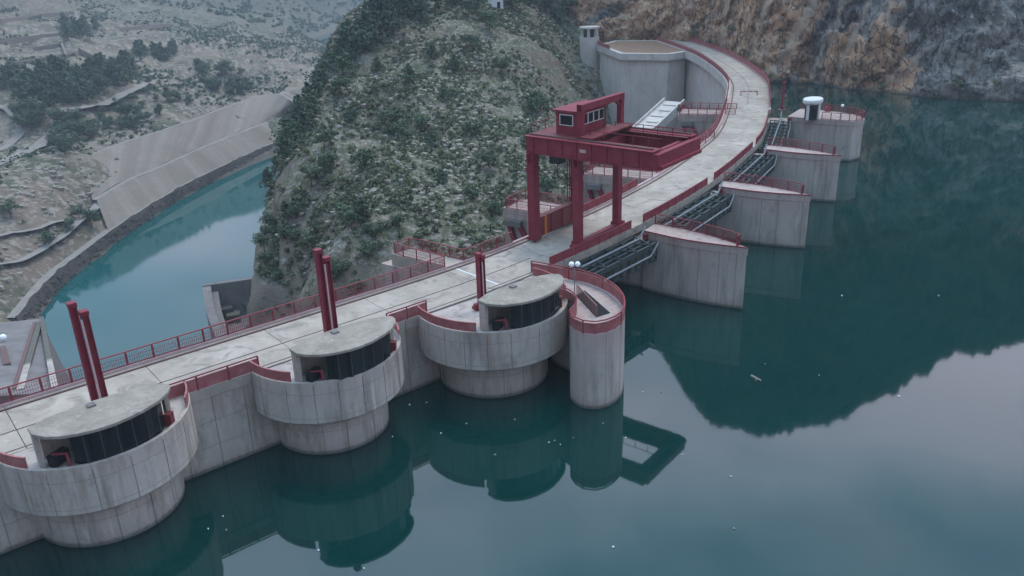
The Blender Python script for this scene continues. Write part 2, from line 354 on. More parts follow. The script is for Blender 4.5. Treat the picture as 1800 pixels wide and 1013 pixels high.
def cliff_mat():
    m, t, b = new_mat('cliff_rock'); g = G(t)
    X, Y, Z = g.sep()
    v = g.pos((1, 1, 0.55), (0.35, 0.25, 0.4)); big = g.noise(0.05, 5, 0.6, v, 0.6); mid = g.noise(0.19, 6, 0.7, v, 0.5); fin = g.noise(0.8, 5, 0.7)
    orange = g.mix(g.ramp(mid, [(0.36, 0.0), (0.62, 1.0)]), (0.38, 0.20, 0.115), (0.66, 0.42, 0.27))
    grey = g.mix(g.ramp(mid, [(0.40, 0.0), (0.64, 1.0)]), (0.11, 0.105, 0.105), (0.34, 0.31, 0.29))
    side = g.math('ADD', g.range(X, 66, 104), g.math('MULTIPLY', g.math('SUBTRACT', big, 0.5), 2.8))
    c = g.mix(g.ramp(side, [(0.40, 0.0), (0.56, 1.0)]), orange, grey)
    c = g.mix(g.ramp(g.noise(0.16, 6, 0.7, g.pos((1, 1, 0.6))), [(0.57, 0.0), (0.63, 0.7)]), c, (0.070, 0.070, 0.066))
    vo = g.n('ShaderNodeTexVoronoi'); vo.feature = 'DISTANCE_TO_EDGE'; vo.inputs['Scale'].default_value = 0.42
    wv = g.n('ShaderNodeVectorMath', operation='ADD'); nz = g.n('ShaderNodeTexNoise'); nz.inputs['Scale'].default_value = 0.35; nz.inputs['Detail'].default_value = 4
    g.l(v, nz.inputs['Vector']); g.l(v, wv.inputs[0]); s4 = g.n('ShaderNodeVectorMath', operation='SCALE'); s4.inputs['Scale'].default_value = 3.5; g.l(nz.outputs['Color'], s4.inputs[0]); g.l(s4.outputs[0], wv.inputs[1]); g.l(wv.outputs[0], vo.inputs['Vector'])
    c = g.mix(g.ramp(vo.outputs['Distance'], [(0.0, 0.95), (0.075, 0.0)]), c, (0.045, 0.040, 0.036))
    c = g.mix(g.ramp(fin, [(0.57, 0.0), (0.66, 0.85)]), c, (0.46, 0.42, 0.385))
    c = g.mix(g.ramp(g.noise(0.5, 4, 0.7), [(0.62, 0.0), (0.68, 0.6)]), c, (0.04, 0.042, 0.036))
    tn = g.n('ShaderNodeAttribute'); tn.attribute_name = 'tone'; c = g.mix(1.0, c, g.ramp(tn.outputs['Fac'], [(0.0, 0.5), (0.45, 0.95), (1.0, 1.0)]), 'MULTIPLY'); c = g.mix(g.ramp(tn.outputs['Fac'], [(0.72, 0.0), (0.95, 0.45)]), c, (0.42, 0.36, 0.31))
    at_ = g.n('ShaderNodeAttribute'); at_.attribute_name = 'scree'; c = g.mix(at_.outputs['Fac'], c, (0.46, 0.37, 0.28))
    up = g.range(g.math('ADD', Z, g.math('MULTIPLY', big, 40.0)), 38, 66); c = g.mix(g.math('MULTIPLY', up, 0.85), c, (0.045, 0.052, 0.036))
    w = g.range(Z, 1.0, 0.2); c = g.mix(g.math('MULTIPLY', w, 0.7), c, (0.05, 0.045, 0.04))
    g.l(c, b.inputs['Base Color']); b.inputs['Roughness'].default_value = 1.0; b.inputs['Specular IOR Level'].default_value = 0.0
    g.bump(b, g.math('ADD', mid, g.math('MULTIPLY', fin, 0.4)), 1.0, 1.2); return m
M['cliff'] = cliff_mat()
def bank_mat():
    m, t, b = new_mat('valley_ground'); g = G(t)
    X, Y, Z = g.sep()
    big = g.noise(0.012, 4, 0.6); mid = g.noise(0.06, 6, 0.68); fin = g.noise(0.35, 5, 0.7)
    c = g.mix(g.ramp(mid, [(0.36, 0.0), (0.60, 1.0)]), (0.090, 0.080, 0.056), (0.215, 0.178, 0.140))
    c = g.mix(g.ramp(big, [(0.54, 0.0), (0.68, 0.6)]), c, (0.19, 0.125, 0.10))
    c = g.mix(g.ramp(g.noise(0.045, 6, 0.72, None, 0.5), [(0.52, 0.0), (0.60, 0.8)]), c, (0.07, 0.08, 0.05))
    c = g.mix(g.ramp(fin, [(0.50, 0.0), (0.60, 0.8)]), c, (0.32, 0.278, 0.235))
    far = g.range(Y, 600, 900); c = g.mix(g.math('MULTIPLY', far, 0.6), c, (0.10, 0.105, 0.075))
    w = g.range(g.math('ADD', Z, g.math('MULTIPLY', fin, 1.5)), -52.0, -53.2)
    c = g.mix(g.math('MULTIPLY', w, 0.85), c, (0.10, 0.085, 0.075))
    g.l(c, b.inputs['Base Color']); b.inputs['Roughness'].default_value = 1.0; b.inputs['Specular IOR Level'].default_value = 0.0
    g.bump(b, g.math('ADD', mid, fin), 0.8, 1.2); return m
M['bank'] = bank_mat()
def slope_mat():
    m, t, b = new_mat('embankment_stone'); g = G(t)
    at_ = g.n('ShaderNodeAttribute'); at_.attribute_name = 'along'; f = g.noise(0.9, 5, 0.7)
    ad = g.math('ADD', at_.outputs['Fac'], g.math('MULTIPLY', g.noise(0.10, 4, 0.6), 7.0)); cb = g.n('ShaderNodeCombineXYZ'); g.l(ad, cb.inputs[0])
    st = g.noise(0.075, 3, 0.6, cb.outputs[0])
    c = g.mix(g.ramp(st, [(0.30, 0.0), (0.70, 1.0)]), (0.185, 0.148, 0.120), (0.325, 0.272, 0.232))
    c = g.mix(g.ramp(g.noise(0.07, 5, 0.65), [(0.45, 0.0), (0.7, 0.6)]), c, (0.20, 0.175, 0.145))
    c = g.mix(g.ramp(f, [(0.4, 0.0), (0.75, 0.5)]), c, (0.16, 0.135, 0.115))
    g.l(c, b.inputs['Base Color']); b.inputs['Roughness'].default_value = 1.0; b.inputs['Specular IOR Level'].default_value = 0.0
    g.bump(b, f, 0.5, 0.4); return m
M['slope'] = slope_mat()
M['track'] = plain('pale_track', (0.25, 0.22, 0.195), 1.0, 0.0, 0.3, 0.4)
M['gravel'] = plain('brown_gravel', (0.25, 0.165, 0.12), 1.0, 0.0, 0.4, 0.6); M['riprap'] = plain('wet_riprap', (0.095, 0.080, 0.072), 1.0, 0.0, 0.5, 0.8)
M['stonewall'] = plain('terrace_stone', (0.20, 0.165, 0.14), 1.0, 0.0, 0.35, 0.8)
M['rock'] = plain('loose_rock', (0.30, 0.265, 0.225), 1.0, 0.0, 0.35, 0.3)
def leaf_mat(name, a, b_):
    m, t, b = new_mat(name); g = G(t)
    oi = g.n('ShaderNodeObjectInfo')
    c = g.mix(g.noise(0.8, 3, 0.6), a, b_)
    c = g.mix(g.math('MULTIPLY', oi.outputs['Random'], 0.5), c, tuple(x * 0.7 for x in a))
    g.l(c, b.inputs['Base Color']); b.inputs['Roughness'].default_value = 0.9; b.inputs['Specular IOR Level'].default_value = 0.1
    return m
M['pine'] = leaf_mat('pine_needles', (0.062, 0.094, 0.064), (0.115, 0.146, 0.090))
M['leaf'] = leaf_mat('broad_leaves', (0.070, 0.105, 0.066), (0.125, 0.155, 0.092))
M['scrub'] = leaf_mat('scrub_leaves', (0.105, 0.125, 0.072), (0.220, 0.225, 0.140))
M['bark'] = plain('bark', (0.10, 0.075, 0.055), 1.0, 0.0)

HAZE = 0.00028

# ================================================================== THE SETTING
ZR = -55.0   # river level below the dam; the reservoir is at z = 0
# --- hillside between the dam and the river
HP = []
def hp(px, py, d): HP.append(tuple(at(px, py, d)))
SIL = [(452, 520, 137), (458, 430, 150), (470, 360, 168), (500, 270, 195), (535, 190, 225), (565, 130, 250), (600, 95, 266), (648, 40, 288), (690, 0, 303)]
for px, py, d in SIL:
    hp(px, py, d); p = at(px, py, d)
    vx, vy = p[0] / d, p[1] / d
    for aw, lf, dz in ((5, 0.5, -2.0), (11, 2.0, -12), (20, 5, -34), (32, 10, -62), (60, 26, -70)):
        HP.append((p[0] + vx * aw - vy * lf, p[1] + vy * aw + vx * lf, max(p[2] + dz, -70)))
for a in [(520, 540, 117), (600, 480, 116), (680, 440, 116), (760, 425, 118), (840, 415, 122), (890, 395, 127), (920, 330, 140), (960, 330, 142), (930, 250, 162),
          (800, 320, 143), (700, 320, 138), (600, 360, 136), (530, 420, 138), (600, 260, 166), (700, 210, 172), (800, 210, 172), (900, 190, 188),
          (980, 205, 196), (1000, 137, 235), (1028, 132, 258), (900, 105, 215), (800, 105, 214), (700, 105, 220), (620, 165, 214), (800, 0, 262),
          (900, 0, 278), (720, 40, 262), (990, 260, 172), (1042, 185, 228), (1030, 240, 176), (1000, 60, 268), (960, 10, 288)]: hp(*a)
HP += [(-26, 104, -40), (-40, 120, -62), (-18, 92, -22), (-4, 96, -10), (8, 112, -9), (16, 128, -16), (24, 150, -28), (33, 175, -32), (36, 200, -32), (34, 225, -30), (20, 150, -22), (24, 205, -24), (28, 222, -28), (24.5, 236, -14), (22, 246, -6),
       (26, 190, -30), (22, 170, -20), (18, 225, -3), (40, 240, -20), (48, 262, 5.5), (40, 275, 6), (30, 285, 8), (60, 250, 0)]
HP += [(-60, 345, 30), (-40, 380, 75), (-10, 360, 92), (10, 400, 150), (30, 345, 118), (45, 320, 96), (-70, 420, 40), (-110, 420, -40), (-20, 430, 150), (60, 330, 100)]
hill_f = TPS(HP, 0.002)
RDG = np.array([at(*a) for a in SIL]); RDG = np.vstack([RDG[0] + (4, -22, -16), RDG, RDG[-1] + (3, 12, 8), RDG[-1] + (6, 30, 22), RDG[-1] + (4, 140, 60)]); RY, RX, RZ_ = RDG[:, 1], RDG[:, 0], RDG[:, 2]
def hill_h(x, y):
    x = np.asarray(x, float); y = np.asarray(y, float); z = hill_f(x, y)
    wob = fbm(x * 0.05, y * 0.05, 7.7, 3) * 2.0
    dist = np.interp(y, RY, RX) - x + wob
    z = np.where(dist > -4, np.minimum(z, np.interp(y, RY, RZ_) + 1.5 - 4.0 * np.clip(dist, 0, 30)), z)
    z = np.where(y > 232, np.minimum(z, 4.5 + np.clip(27 - x, 0, 200) * 1.3), z)
    k = np.clip((np.asarray(y) - 100) / 30, 0, 1)
    ledge = fbm(np.asarray(x) * 0.06, np.asarray(y) * 0.06, 0.3, 4) * 2.2 + fbm(np.asarray(x) * 0.3, np.asarray(y) * 0.3, 2.3, 3) * 0.55
    q = y * 0.16 + z * 0.34 - x * 0.05 + fbm(x * .04, y * .04, 5.5, 3) * 1.4; fr = q - np.floor(q)   # rock benches
    bench = (np.clip(fr / 0.75, 0, 1) - fr) * 2.6 * np.clip((x + 40) / 60, 0.25, 1)
    return np.maximum(z, -70) + k * (ledge + bench)
xs = np.concatenate([np.linspace(-130, -72, 40), np.linspace(-71, 62, 240)]); ys = np.concatenate([np.linspace(84, 305, 380), np.linspace(307, 430, 40)])
X, Y = np.meshgrid(xs, ys); Z = hill_h(X, Y)
X2 = X + fbm(X * .12, Y * .12, Z * .12 + 5, 3) * 1.2; Y2 = Y + fbm(X * .12, Y * .12, Z * .12 + 9, 3) * 1.2
# keep the ground out of the dam's foot and off the arch bowl
U0 = np.array([-8, 66.2]); 
near = ((X - U0[0]) * 0.627 + (Y - U0[1]) * -0.779)
Z = np.where((near > -8.8) & (Y < 112), -70, Z)
tag(link('hillside', grid_mesh('hillside', X2, Y2, Z, M['hill'])), kind='structure')

# --- rock wall on the lake's far shore
BASE = [(12, 300, 8), (30, 280, 4), (46, 270, 4), (60.5, 249, 4), (65.5, 224, -2), (77, 215, -2), (85, 201, -2), (93.5, 194, -2), (101.5, 188.5, -2), (112, 184, -2), (131, 176, -2), (160, 160, -2), (200, 136, -2), (262, 96, -2)]
RIDG = [(26, 335, 128), (42, 322, 120), (53, 306, 110), (66, 296, 129), (79, 290, 144), (95, 285, 147), (105, 281, 143), (117, 277, 137), (135, 268, 119), (146, 262, 104), (161, 254, 92), (185, 240, 80), (225, 215, 68), (300, 165, 55)]
def dens(P, n):
    P = np.array(P, float); s = np.r_[0, np.cumsum(np.linalg.norm(np.diff(np.array(BASE)[:, :2], axis=0), axis=1))]
    t = np.concatenate([np.linspace(0, s[10], int(n * .8)), np.linspace(s[10], s[-1], int(n * .2) + 1)[1:]])
    return np.stack([np.interp(t, s, P[:, k]) for k in range(P.shape[1])], 1)
NU = 300; Bp = dens(BASE, NU); Rp = dens(RIDG, NU)
for it in range(5):
    Bp[1:-1] = (Bp[:-2] + 2 * Bp[1:-1] + Bp[2:]) / 4
vv = np.concatenate([np.linspace(0, 0.32, 90), np.linspace(0.33, 1, 70)])
run = np.where(vv < 0.3, vv * 0.78, 0.234 + (vv - 0.3) * (1 - 0.234) / 0.7)
CX = Bp[:, 0][None] + run[:, None] * (Rp[:, 0] - Bp[:, 0])[None]
CY = Bp[:, 1][None] + run[:, None] * (Rp[:, 1] - Bp[:, 1])[None]
CZ = Bp[:, 2][None] + vv[:, None] * (Rp[:, 2] - Bp[:, 2])[None]
ph = CX * 0.8 - CZ * 1.1 + CY * 0.15
w1 = fbm(CX * .03, CY * .03, CZ * .03, 4)
gul = 1 - np.abs(vnoise(ph * 0.075 + w1 * 1.2, CY * 0.02, CZ * 0.02))
disp = w1 * 6.0 + (gul ** 3) * -3.2 + (1 - np.abs(fbm(CX * .11, CY * .11, CZ * .15, 4))) * 2.2 + fbm(CX * .35, CY * .35, CZ * .5, 4) * 1.3
def cells(a, b, seed):   # blocky rock faces: each cell of a jittered grid steps in or out
    best = np.full(a.shape, 9e9); val = np.zeros(a.shape); ia, ib = np.floor(a), np.floor(b); sd_ = np.full(a.shape, float(seed))
    for i in (-1, 0, 1):
        for j in (-1, 0, 1):
            ca, cb_ = ia + i, ib + j; pa = ca + _hash(ca, cb_, sd_); pb = cb_ + _hash(ca, cb_, sd_ + 7); d2 = (a - pa) ** 2 + (b - pb) ** 2
            h = _hash(ca, cb_, sd_ + 13) + 0.5 * (a - pa) * (_hash(ca, cb_, sd_ + 3) - .5) * 2 + 0.5 * (b - pb) * (_hash(ca, cb_, sd_ + 5) - .2); m_ = d2 < best; best = np.where(m_, d2, best); val = np.where(m_, h, val)
    return val - 0.5
ul = np.broadcast_to(np.r_[0, np.cumsum(np.hypot(np.diff(Bp[:, 0]), np.diff(Bp[:, 1])))][None], CX.shape)
tilt = ul - 0.55 * CZ + w1 * 3
disp = disp * 0.8 + cells(tilt / 7.0, CZ / 11.0, 1) * 3.6 + cells(tilt / 2.6, CZ / 3.6, 2) * 1.7 + cells(tilt / 1.3, CZ / 1.6, 3) * 0.6
dx = Rp[:, 0] - Bp[:, 0]; dy = Rp[:, 1] - Bp[:, 1]; dl = np.hypot(dx, dy)
fade = np.clip(vv * 30, 0.25, 1)[:, None]
CX2 = CX - disp * fade * (dx / dl)[None] * 0.85; CY2 = CY - disp * fade * (dy / dl)[None] * 0.85; CZ2 = CZ + disp * fade * 0.35
# back of the ridge
bx = []; 
for k in range(1, 7):
    bx.append((CX2[-1] + dx / dl * k * 14, CY2[-1] + dy / dl * k * 14, CZ2[-1] - k * 9 + fbm(CX2[-1] * .1, CY2[-1] * .1, k * 1.0, 3) * 3))
CX2 = np.vstack([CX2] + [b[0] for b in bx]); CY2 = np.vstack([CY2] + [b[1] for b in bx]); CZ2 = np.vstack([CZ2] + [b[2] for b in bx])
cme = grid_mesh('cliff', CX2[:, ::-1], CY2[:, ::-1], CZ2[:, ::-1], M['cliff'], False)
sc_v = np.zeros(CX.shape); dk_v = np.zeros(CX.shape)
for bx_, by_, sl_, wd_ in ((1258, 80, 0.40, 0.7), (1312, 110, 0.48, 0.8), (1352, 135, 0.55, 0.7), (1465, 160, 0.45, 0.5), (1415, 150, 0.5, 0.4)):
    q = un(bx_, by_, 0.0); i0 = np.argmin(np.abs(np.arctan2(Bp[:, 0], Bp[:, 1]) - math.atan2(q[0], q[1]))); e_ = (ul - ul[0, i0] - sl_ * CZ + fbm(CZ * .25, ul * .1, 0.4, 3) * 1.2)
    on = np.clip(CZ / 3, 0, 1) * (vv < 0.4)[:, None]
    sc_v = np.maximum(sc_v, np.clip(1.6 - np.abs(e_) / wd_, 0, 1) * on * np.clip(fbm(CX * .5, CY * .5, CZ * .5, 3) + 1.1, 0, 1)); dk_v = np.maximum(dk_v, np.clip(1.5 - np.abs(e_ + 2.6) / 1.6, 0, 1) * on)
tone = np.clip(0.55 + 0.55 * cells(tilt / 5.0 + w1 * .3, CZ / 8.0, 21) + 0.5 * cells(tilt / 2.0, CZ / 2.8, 22) + 0.35 * cells(tilt / 0.9, CZ / 1.2, 23) - 0.5 * dk_v, 0, 1)
tone = np.vstack([tone, np.full((6, tone.shape[1]), .5)])[:, ::-1]; cme.attributes.new('tone', 'FLOAT', 'POINT').data.foreach_set('value', tone.astype(np.float32).ravel())
sc_v = np.vstack([sc_v, np.zeros((6, sc_v.shape[1]))])[:, ::-1]
aa = cme.attributes.new('scree', 'FLOAT', 'POINT'); aa.data.foreach_set('value', sc_v.astype(np.float32).ravel())
tag(link('cliff', cme), kind='structure')

# --- left bank of the river and the valley beyond
LP = []
def lz(px, py, z): LP.append(tuple(un(px, py, z)))
def ld(px, py, d): LP.append(tuple(at(px, py, d)))
SHORE = [(62, 580), (75, 548), (92, 505), (128, 470), (195, 432), (245, 392), (300, 358), (360, 326), (420, 300), (475, 278), (512, 248)]
TRACK = [(20, 560), (60, 512), (85, 484), (130, 450), (190, 405), (250, 366), (310, 330), (370, 300), (430, 272), (490, 246), (530, 214)]
BERM = [(170, 352), (225, 318), (280, 296), (340, 268), (400, 243), (460, 220), (526, 196)]
CREST = [(105, 303), (160, 272), (220, 250), (280, 232), (340, 212), (400, 188), (450, 170), (490, 164), (522, 184)]
for p in SHORE: lz(*p, ZR); q = un(*p, ZR); LP.append((q[0] + 14, q[1] - 6, ZR - 6)); LP.append((q[0] + 50, q[1] - 20, ZR - 12))
for p in TRACK: lz(*p, ZR + 3.2)
for p in BERM: q = un(*p, ZR + 10); LP.append((q[0], q[1], q[2] - 1.6))
for p in CREST: q = un(*p, ZR + 19); LP.append((q[0], q[1], q[2] - 1.2))
for p, z in [((0, 560), -50), ((0, 480), -46), ((40, 440), -46), ((110, 400), -45.5), ((0, 400), -41), ((60, 350), -38.5), ((0, 330), -36.5), ((100, 240), -33), ((0, 285), -35), ((200, 200), -31), ((150, 280), -35.5), ((250, 215), -33), ((350, 190), -34), ((450, 150), -35.5), ((540, 180), -40), ((0, 220), -29)]: lz(*p, z)
for a in [(60, 180, 420), (150, 165, 440), (250, 150, 470), (350, 140, 500), (450, 120, 540), (540, 150, 500), (0, 130, 480), (80, 100, 540), (200, 95, 570), (320, 90, 600), (420, 80, 640), (520, 100, 640), (0, 50, 640), (100, 40, 690), (220, 35, 740), (350, 30, 800), (450, 30, 860), (540, 70, 800), (0, 0, 760), (150, 0, 830), (300, 0, 930), (440, 0, 1000), (500, 30, 980), (560, 85, 880), (600, 90, 960), (660, 70, 980), (600, 60, 1020), (700, 60, 1050), (560, 30, 1120), (620, 30, 1120), (700, 20, 1180), (520, 0, 1180), (600, 0, 1220), (700, 0, 1260)]: ld(*a)
LP += [(-600, 600, 50), (-420, 420, 0), (-300, 260, -20), (-900, 1300, 200), (-300, 1650, 180), (150, 1650, 150), (-900, 900, 170)]
for px, D, el in ((0, 1060, 19.5), (100, 1070, 19.2), (200, 1080, 18.7), (300, 1100, 17.0), (400, 1150, 15.9), (480, 1200, 14.8), (580, 1400, 13), (680, 1430, 12)):
    q = at(px, 200, D); LP.append((q[0], q[1], -146 + D * math.tan(math.radians(el - 0.6)))); q = at(px, 200, D + 130); LP.append((q[0], q[1], -146 + D * math.tan(math.radians(el - 1.5))))
for y in (330, 400, 480, 560): LP.append((-40, y, -64)); LP.append((20, y, -62))
bank_f = TPS(LP, 0.003)
def bank_h(x, y, detail=True):
    x = np.asarray(x, float); y = np.asarray(y, float); z = bank_f(x, y)
    if detail:
        d = np.clip((z + 50) / 12, 0, 1)
        far = np.clip((y - 350) / 500, 0, 1)
        z = z + d * (fbm(x * .02, y * .02, 1.7, 4) * (1.5 + 7 * far) + fbm(x * .12, y * .12, 4.4, 3) * (0.7 + 1.0 * far))
        tz = 5.0; q = z / tz; st = (np.floor(q) + np.clip((q - np.floor(q) - 0.72) / 0.28, 0, 1)) * tz
        k = np.clip((y - 430) / 60, 0, 1) * np.clip((-x - 95 - 0.1 * (y - 430)) / 40, 0, 1) * np.clip((760 - y) / 100, 0, 1)
        z = z * (1 - k) + st * k
    return np.maximum(z, -75)
ss = np.linspace(-0.80, 0.06, 330); yy = 120 * (1750 / 120) ** np.linspace(0, 1, 300)
S_, Y_ = np.meshgrid(ss, yy); X_ = S_ * Y_ - 12
Z_ = bank_h(X_, Y_)
tag(link('valley_terrain', grid_mesh('valley_terrain', X_, Y_, Z_, M['bank'])), kind='structure')

# --- embankment: two paved slopes with a berm between, a riverside track below
def line(P, z, n):
    Q = np.array([un(*p, z) for p in P]); s = np.r_[0, np.cumsum(np.linalg.norm(np.diff(Q, axis=0), axis=1))]
    return np.stack([np.interp(np.linspace(0, s[-1], n), s, Q[:, k]) for k in range(3)], 1)
def smooth(P, it=6):
    P = P.copy()
    for _ in range(it): P[1:-1] = (P[:-2] + 2 * P[1:-1] + P[2:]) / 4
    return P
def loft(A, B, n, jit=0.0):
    t = np.linspace(0, 1, n)[:, None, None]; Gd = A[None] * (1 - t) + B[None] * t
    X, Y, Z = Gd[..., 0], Gd[..., 1], Gd[..., 2]
    if jit: Z = Z + fbm(X * .25, Y * .25, 3.1, 3) * jit
    return X, Y, Z
tl = smooth(line([p for p in TRACK if p[0] >= 190], ZR + 4.0, 70)); bl = smooth(line(BERM, ZR + 10.6, 70)); cl = smooth(line([(150, 262 + 15)] + [p for p in CREST if p[0] > 200], ZR + 19.6, 70))
def shift(P, d, dz=0.0):
    T = np.gradient(P[:, :2], axis=0); T /= np.linalg.norm(T, axis=1)[:, None]; Q = P.copy(); Q[:, 0] += -T[:, 1] * d; Q[:, 1] += T[:, 0] * d; Q[:, 2] += dz; return Q
def strip(name, A, B, n, mat, jit=0.0):
    X, Y, Z = loft(A, B, n, jit); me = grid_mesh(name, X, Y, Z, mat); o = link(name, me)
    u = np.r_[0, np.cumsum(np.linalg.norm(np.diff(A, axis=0), axis=1))]; u = np.broadcast_to(u[None], X.shape)
    me.attributes.new('along', 'FLOAT', 'POINT').data.foreach_set('value', u.astype(np.float32).ravel()); return tag(o, kind='structure')
strip('embankment_lower_slope', tl, bl, 8, M['slope'], 0.25)
strip('embankment_berm', bl, shift(bl, 1.6, 0.25), 3, M['track'])
strip('embankment_upper_slope', shift(bl, 1.6, 0.25), cl, 8, M['slope'], 0.25)
strip('embankment_crest', cl, shift(cl, 1.4, 0.1), 3, M['track'])
trk = smooth(line(TRACK, ZR + 3.9, 110)); strip('riverside_track', shift(trk, -1.0), shift(trk, 1.3, 0.25), 3, M['track'], 0.15)
strip('riprap_bank', shift(trk, -3.2, -5.4), shift(trk, -1.0, -0.02), 8, M['riprap'], 0.7)
def drape(P, n, w, name, lift=0.5):
    Q = []
    for px, py in P:
        r = ray(px, py); t = np.arange(60, 1500, 1.5) / math.hypot(r[0], r[1])
        h = bank_h(r[0] * t, r[1] * t); k = np.argmax(CAM_H + r[2] * t < h); Q.append((r[0] * t[k], r[1] * t[k], h[k]))
    Q = np.array(Q); s = np.r_[0, np.cumsum(np.linalg.norm(np.diff(Q[:, :2], axis=0), axis=1))]
    L = smooth(np.stack([np.interp(np.linspace(0, s[-1], n), s, Q[:, k]) for k in range(3)], 1))
    rows = []
    for k in np.linspace(-w / 2, w / 2, 5):
        R = shift(L, k); R[:, 2] = bank_h(R[:, 0], R[:, 1]) + lift; rows.append(R)
    zc = np.max([r[:, 2] for r in rows], axis=0)
    A = np.array(rows); A[..., 2] = zc[None]
    tag(link(name, grid_mesh(name, A[..., 0], A[..., 1], A[..., 2], M['track'])), kind='structure')
drape([(-30, 305), (30, 278), (80, 252), (100, 236), (104, 212), (150, 196), (205, 180), (245, 160), (262, 148)], 90, 6.5, 'valley_road', 0.25)
drape([(-10, 268), (25, 250), (40, 228), (20, 200), (-20, 185)], 40, 4.0, 'dirt_road', 0.25)
drape([(-10, 472), (40, 466), (85, 445), (120, 420), (160, 385), (180, 358)], 60, 3.0, 'footpath', 0.35)
drape([(120, 398), (70, 408), (20, 418), (-20, 425)], 40, 2.6, 'hillside_path', 0.35)
# --- water
mb = MB(); mb.add([(-400, 60, ZR), (130, 60, ZR), (130, 1150, ZR), (-400, 1150, ZR)], [(0, 1, 2, 3)]); tag(link('river', mb.mesh('river', M['river'])), kind='structure')

# ================================================================== THE DAM
UPTS = [(-170, -64.2), (-75, 12.3), (-40, 40.45), (-24.4, 53.0), (-8, 66.2), (1.2, 74.2), (7.3, 80.7), (14.7, 89.3), (20.6, 97.2), (26.7, 106.3), (33.4, 118), (39.3, 129.7), (45.2, 146.8), (50.2, 164), (54.2, 180), (56.3, 200), (57.0, 223), (55.6, 242), (53.0, 262)]
def catmull(P, step=0.5):
    P = np.array(P, float); P = np.vstack([2 * P[0] - P[1], P, 2 * P[-1] - P[-2]]); o = []
    for i in range(1, len(P) - 2):
        n = max(2, int(np.linalg.norm(P[i + 1] - P[i]) / step)); t = np.linspace(0, 1, n, endpoint=False)[:, None]
        a, b, c, d = P[i - 1], P[i], P[i + 1], P[i + 2]
        o.append(0.5 * (2 * b + (c - a) * t + (2 * a - 5 * b + 4 * c - d) * t ** 2 + (3 * b - a - 3 * c + d) * t ** 3))
    return np.vstack(o + [P[-2][None]])
U = catmull(UPTS)
for _ in range(40): U[1:-1] = (U[:-2] + 2 * U[1:-1] + U[2:]) / 4
_s = np.r_[0, np.cumsum(np.linalg.norm(np.diff(U, axis=0), axis=1))]; SLEN = _s[-1]
def Up(s):
    s = np.asarray(s, float); return np.stack([np.interp(s, _s, U[:, 0]), np.interp(s, _s, U[:, 1])], -1)
def Un(s):  # unit normal towards downstream
    t = Up(np.asarray(s) + 1.0) - Up(np.asarray(s) - 1.0); t /= np.linalg.norm(t, axis=-1, keepdims=True); return np.stack([-t[..., 1], t[..., 0]], -1)
def sd(s, d): return Up(s) + Un(s) * d       # a place: distance along the upstream edge, offset downstream
def s_at(p):
    return _s[np.argmin(np.linalg.norm(U - np.array(p)[:2], axis=1))]
ZD = 6.75; WD = 7.15
def sweep(mb, s0, s1, d0, d1, z0, z1, step=1.0, d0b=None, d1b=None):
    """solid band along the dam between offsets d0,d1 and heights z0,z1 (offsets at the bottom may differ)"""
    n = max(2, int(abs(s1 - s0) / step) + 1); ss = np.linspace(s0, s1, n)
    d0b = d0 if d0b is None else d0b; d1b = d1 if d1b is None else d1b
    A, B, C, D = sd(ss, d0b), sd(ss, d1b), sd(ss, d1), sd(ss, d0)
    vs = []; fs = []
    for i in range(n):
        vs += [(*A[i], z0), (*B[i], z0), (*C[i], z1), (*D[i], z1)]
    for i in range(n - 1):
        a = 4 * i; b = a + 4
        for k in range(4): fs.append((a + k, a + (k + 1) % 4, b + (k + 1) % 4, b + k))
    fs += [(3, 2, 1, 0), tuple(4 * (n - 1) + k for k in range(4))]
    return mb.add(vs, fs)
SN = s_at((1.2, 74.2)); S4 = s_at((50.0, 163.0)); SEND = SLEN - 0.5; S0 = s_at((-75, 12.3)) - 40
dam = thing('dam', 'long grey concrete arch dam with a curving pale deck across the gorge', 'dam', (10, 85, 0))
# wall left of the spillway, its face jointed into pours
mb = MB(); s = S0
while s < SN + 1.5:
    e = min(s + 2.4, SN + 1.5); sweep(mb, s + 0.02, e - 0.02, 0.02, 1.0, -4, 5.9, 2.4); s = e
part('upstream_wall', mb, M['conc'], dam, True)
mb = MB(); sweep(mb, S0, SN + 1.5, 0.1, 6.6, -62, 5.88, 2.0); part('dam_body', mb, M['conc'], dam, True)
mb = MB(); sweep(mb, S4 - 4, SEND, 0.3, 6.45, -62, 5.88, 1.0, 0.3, 7.5); part('arch_wall', mb, M['arch'], dam, True)
mb = MB(); sweep(mb, SN + 1.5, S4 - 4, 6.9, 7.9, -62, -6.0, 1.5); sweep(mb, SN + 1.5, S4 - 4, 0.6, 6.9, -62, -5.5, 1.5); part('spillway_sill', mb, M['oldc'], dam, True)
mb = MB(); sweep(mb, SN + 1.5, S4 - 4, 0.5, WD - 0.3, 5.5, 5.9, 1.0); part('bridge_beam', mb, M['oldc'], dam, True)
# the deck, slab by slab
s = S0; i = 0
while s < SEND - 1:
    e = min(s + 9.6, SEND); mb = MB(); sweep(mb, s + 0.025, e - 0.025, 0.0, WD, 5.92, ZD, 0.8); part('deck_slab', mb, M['deck'], dam, True); s = e
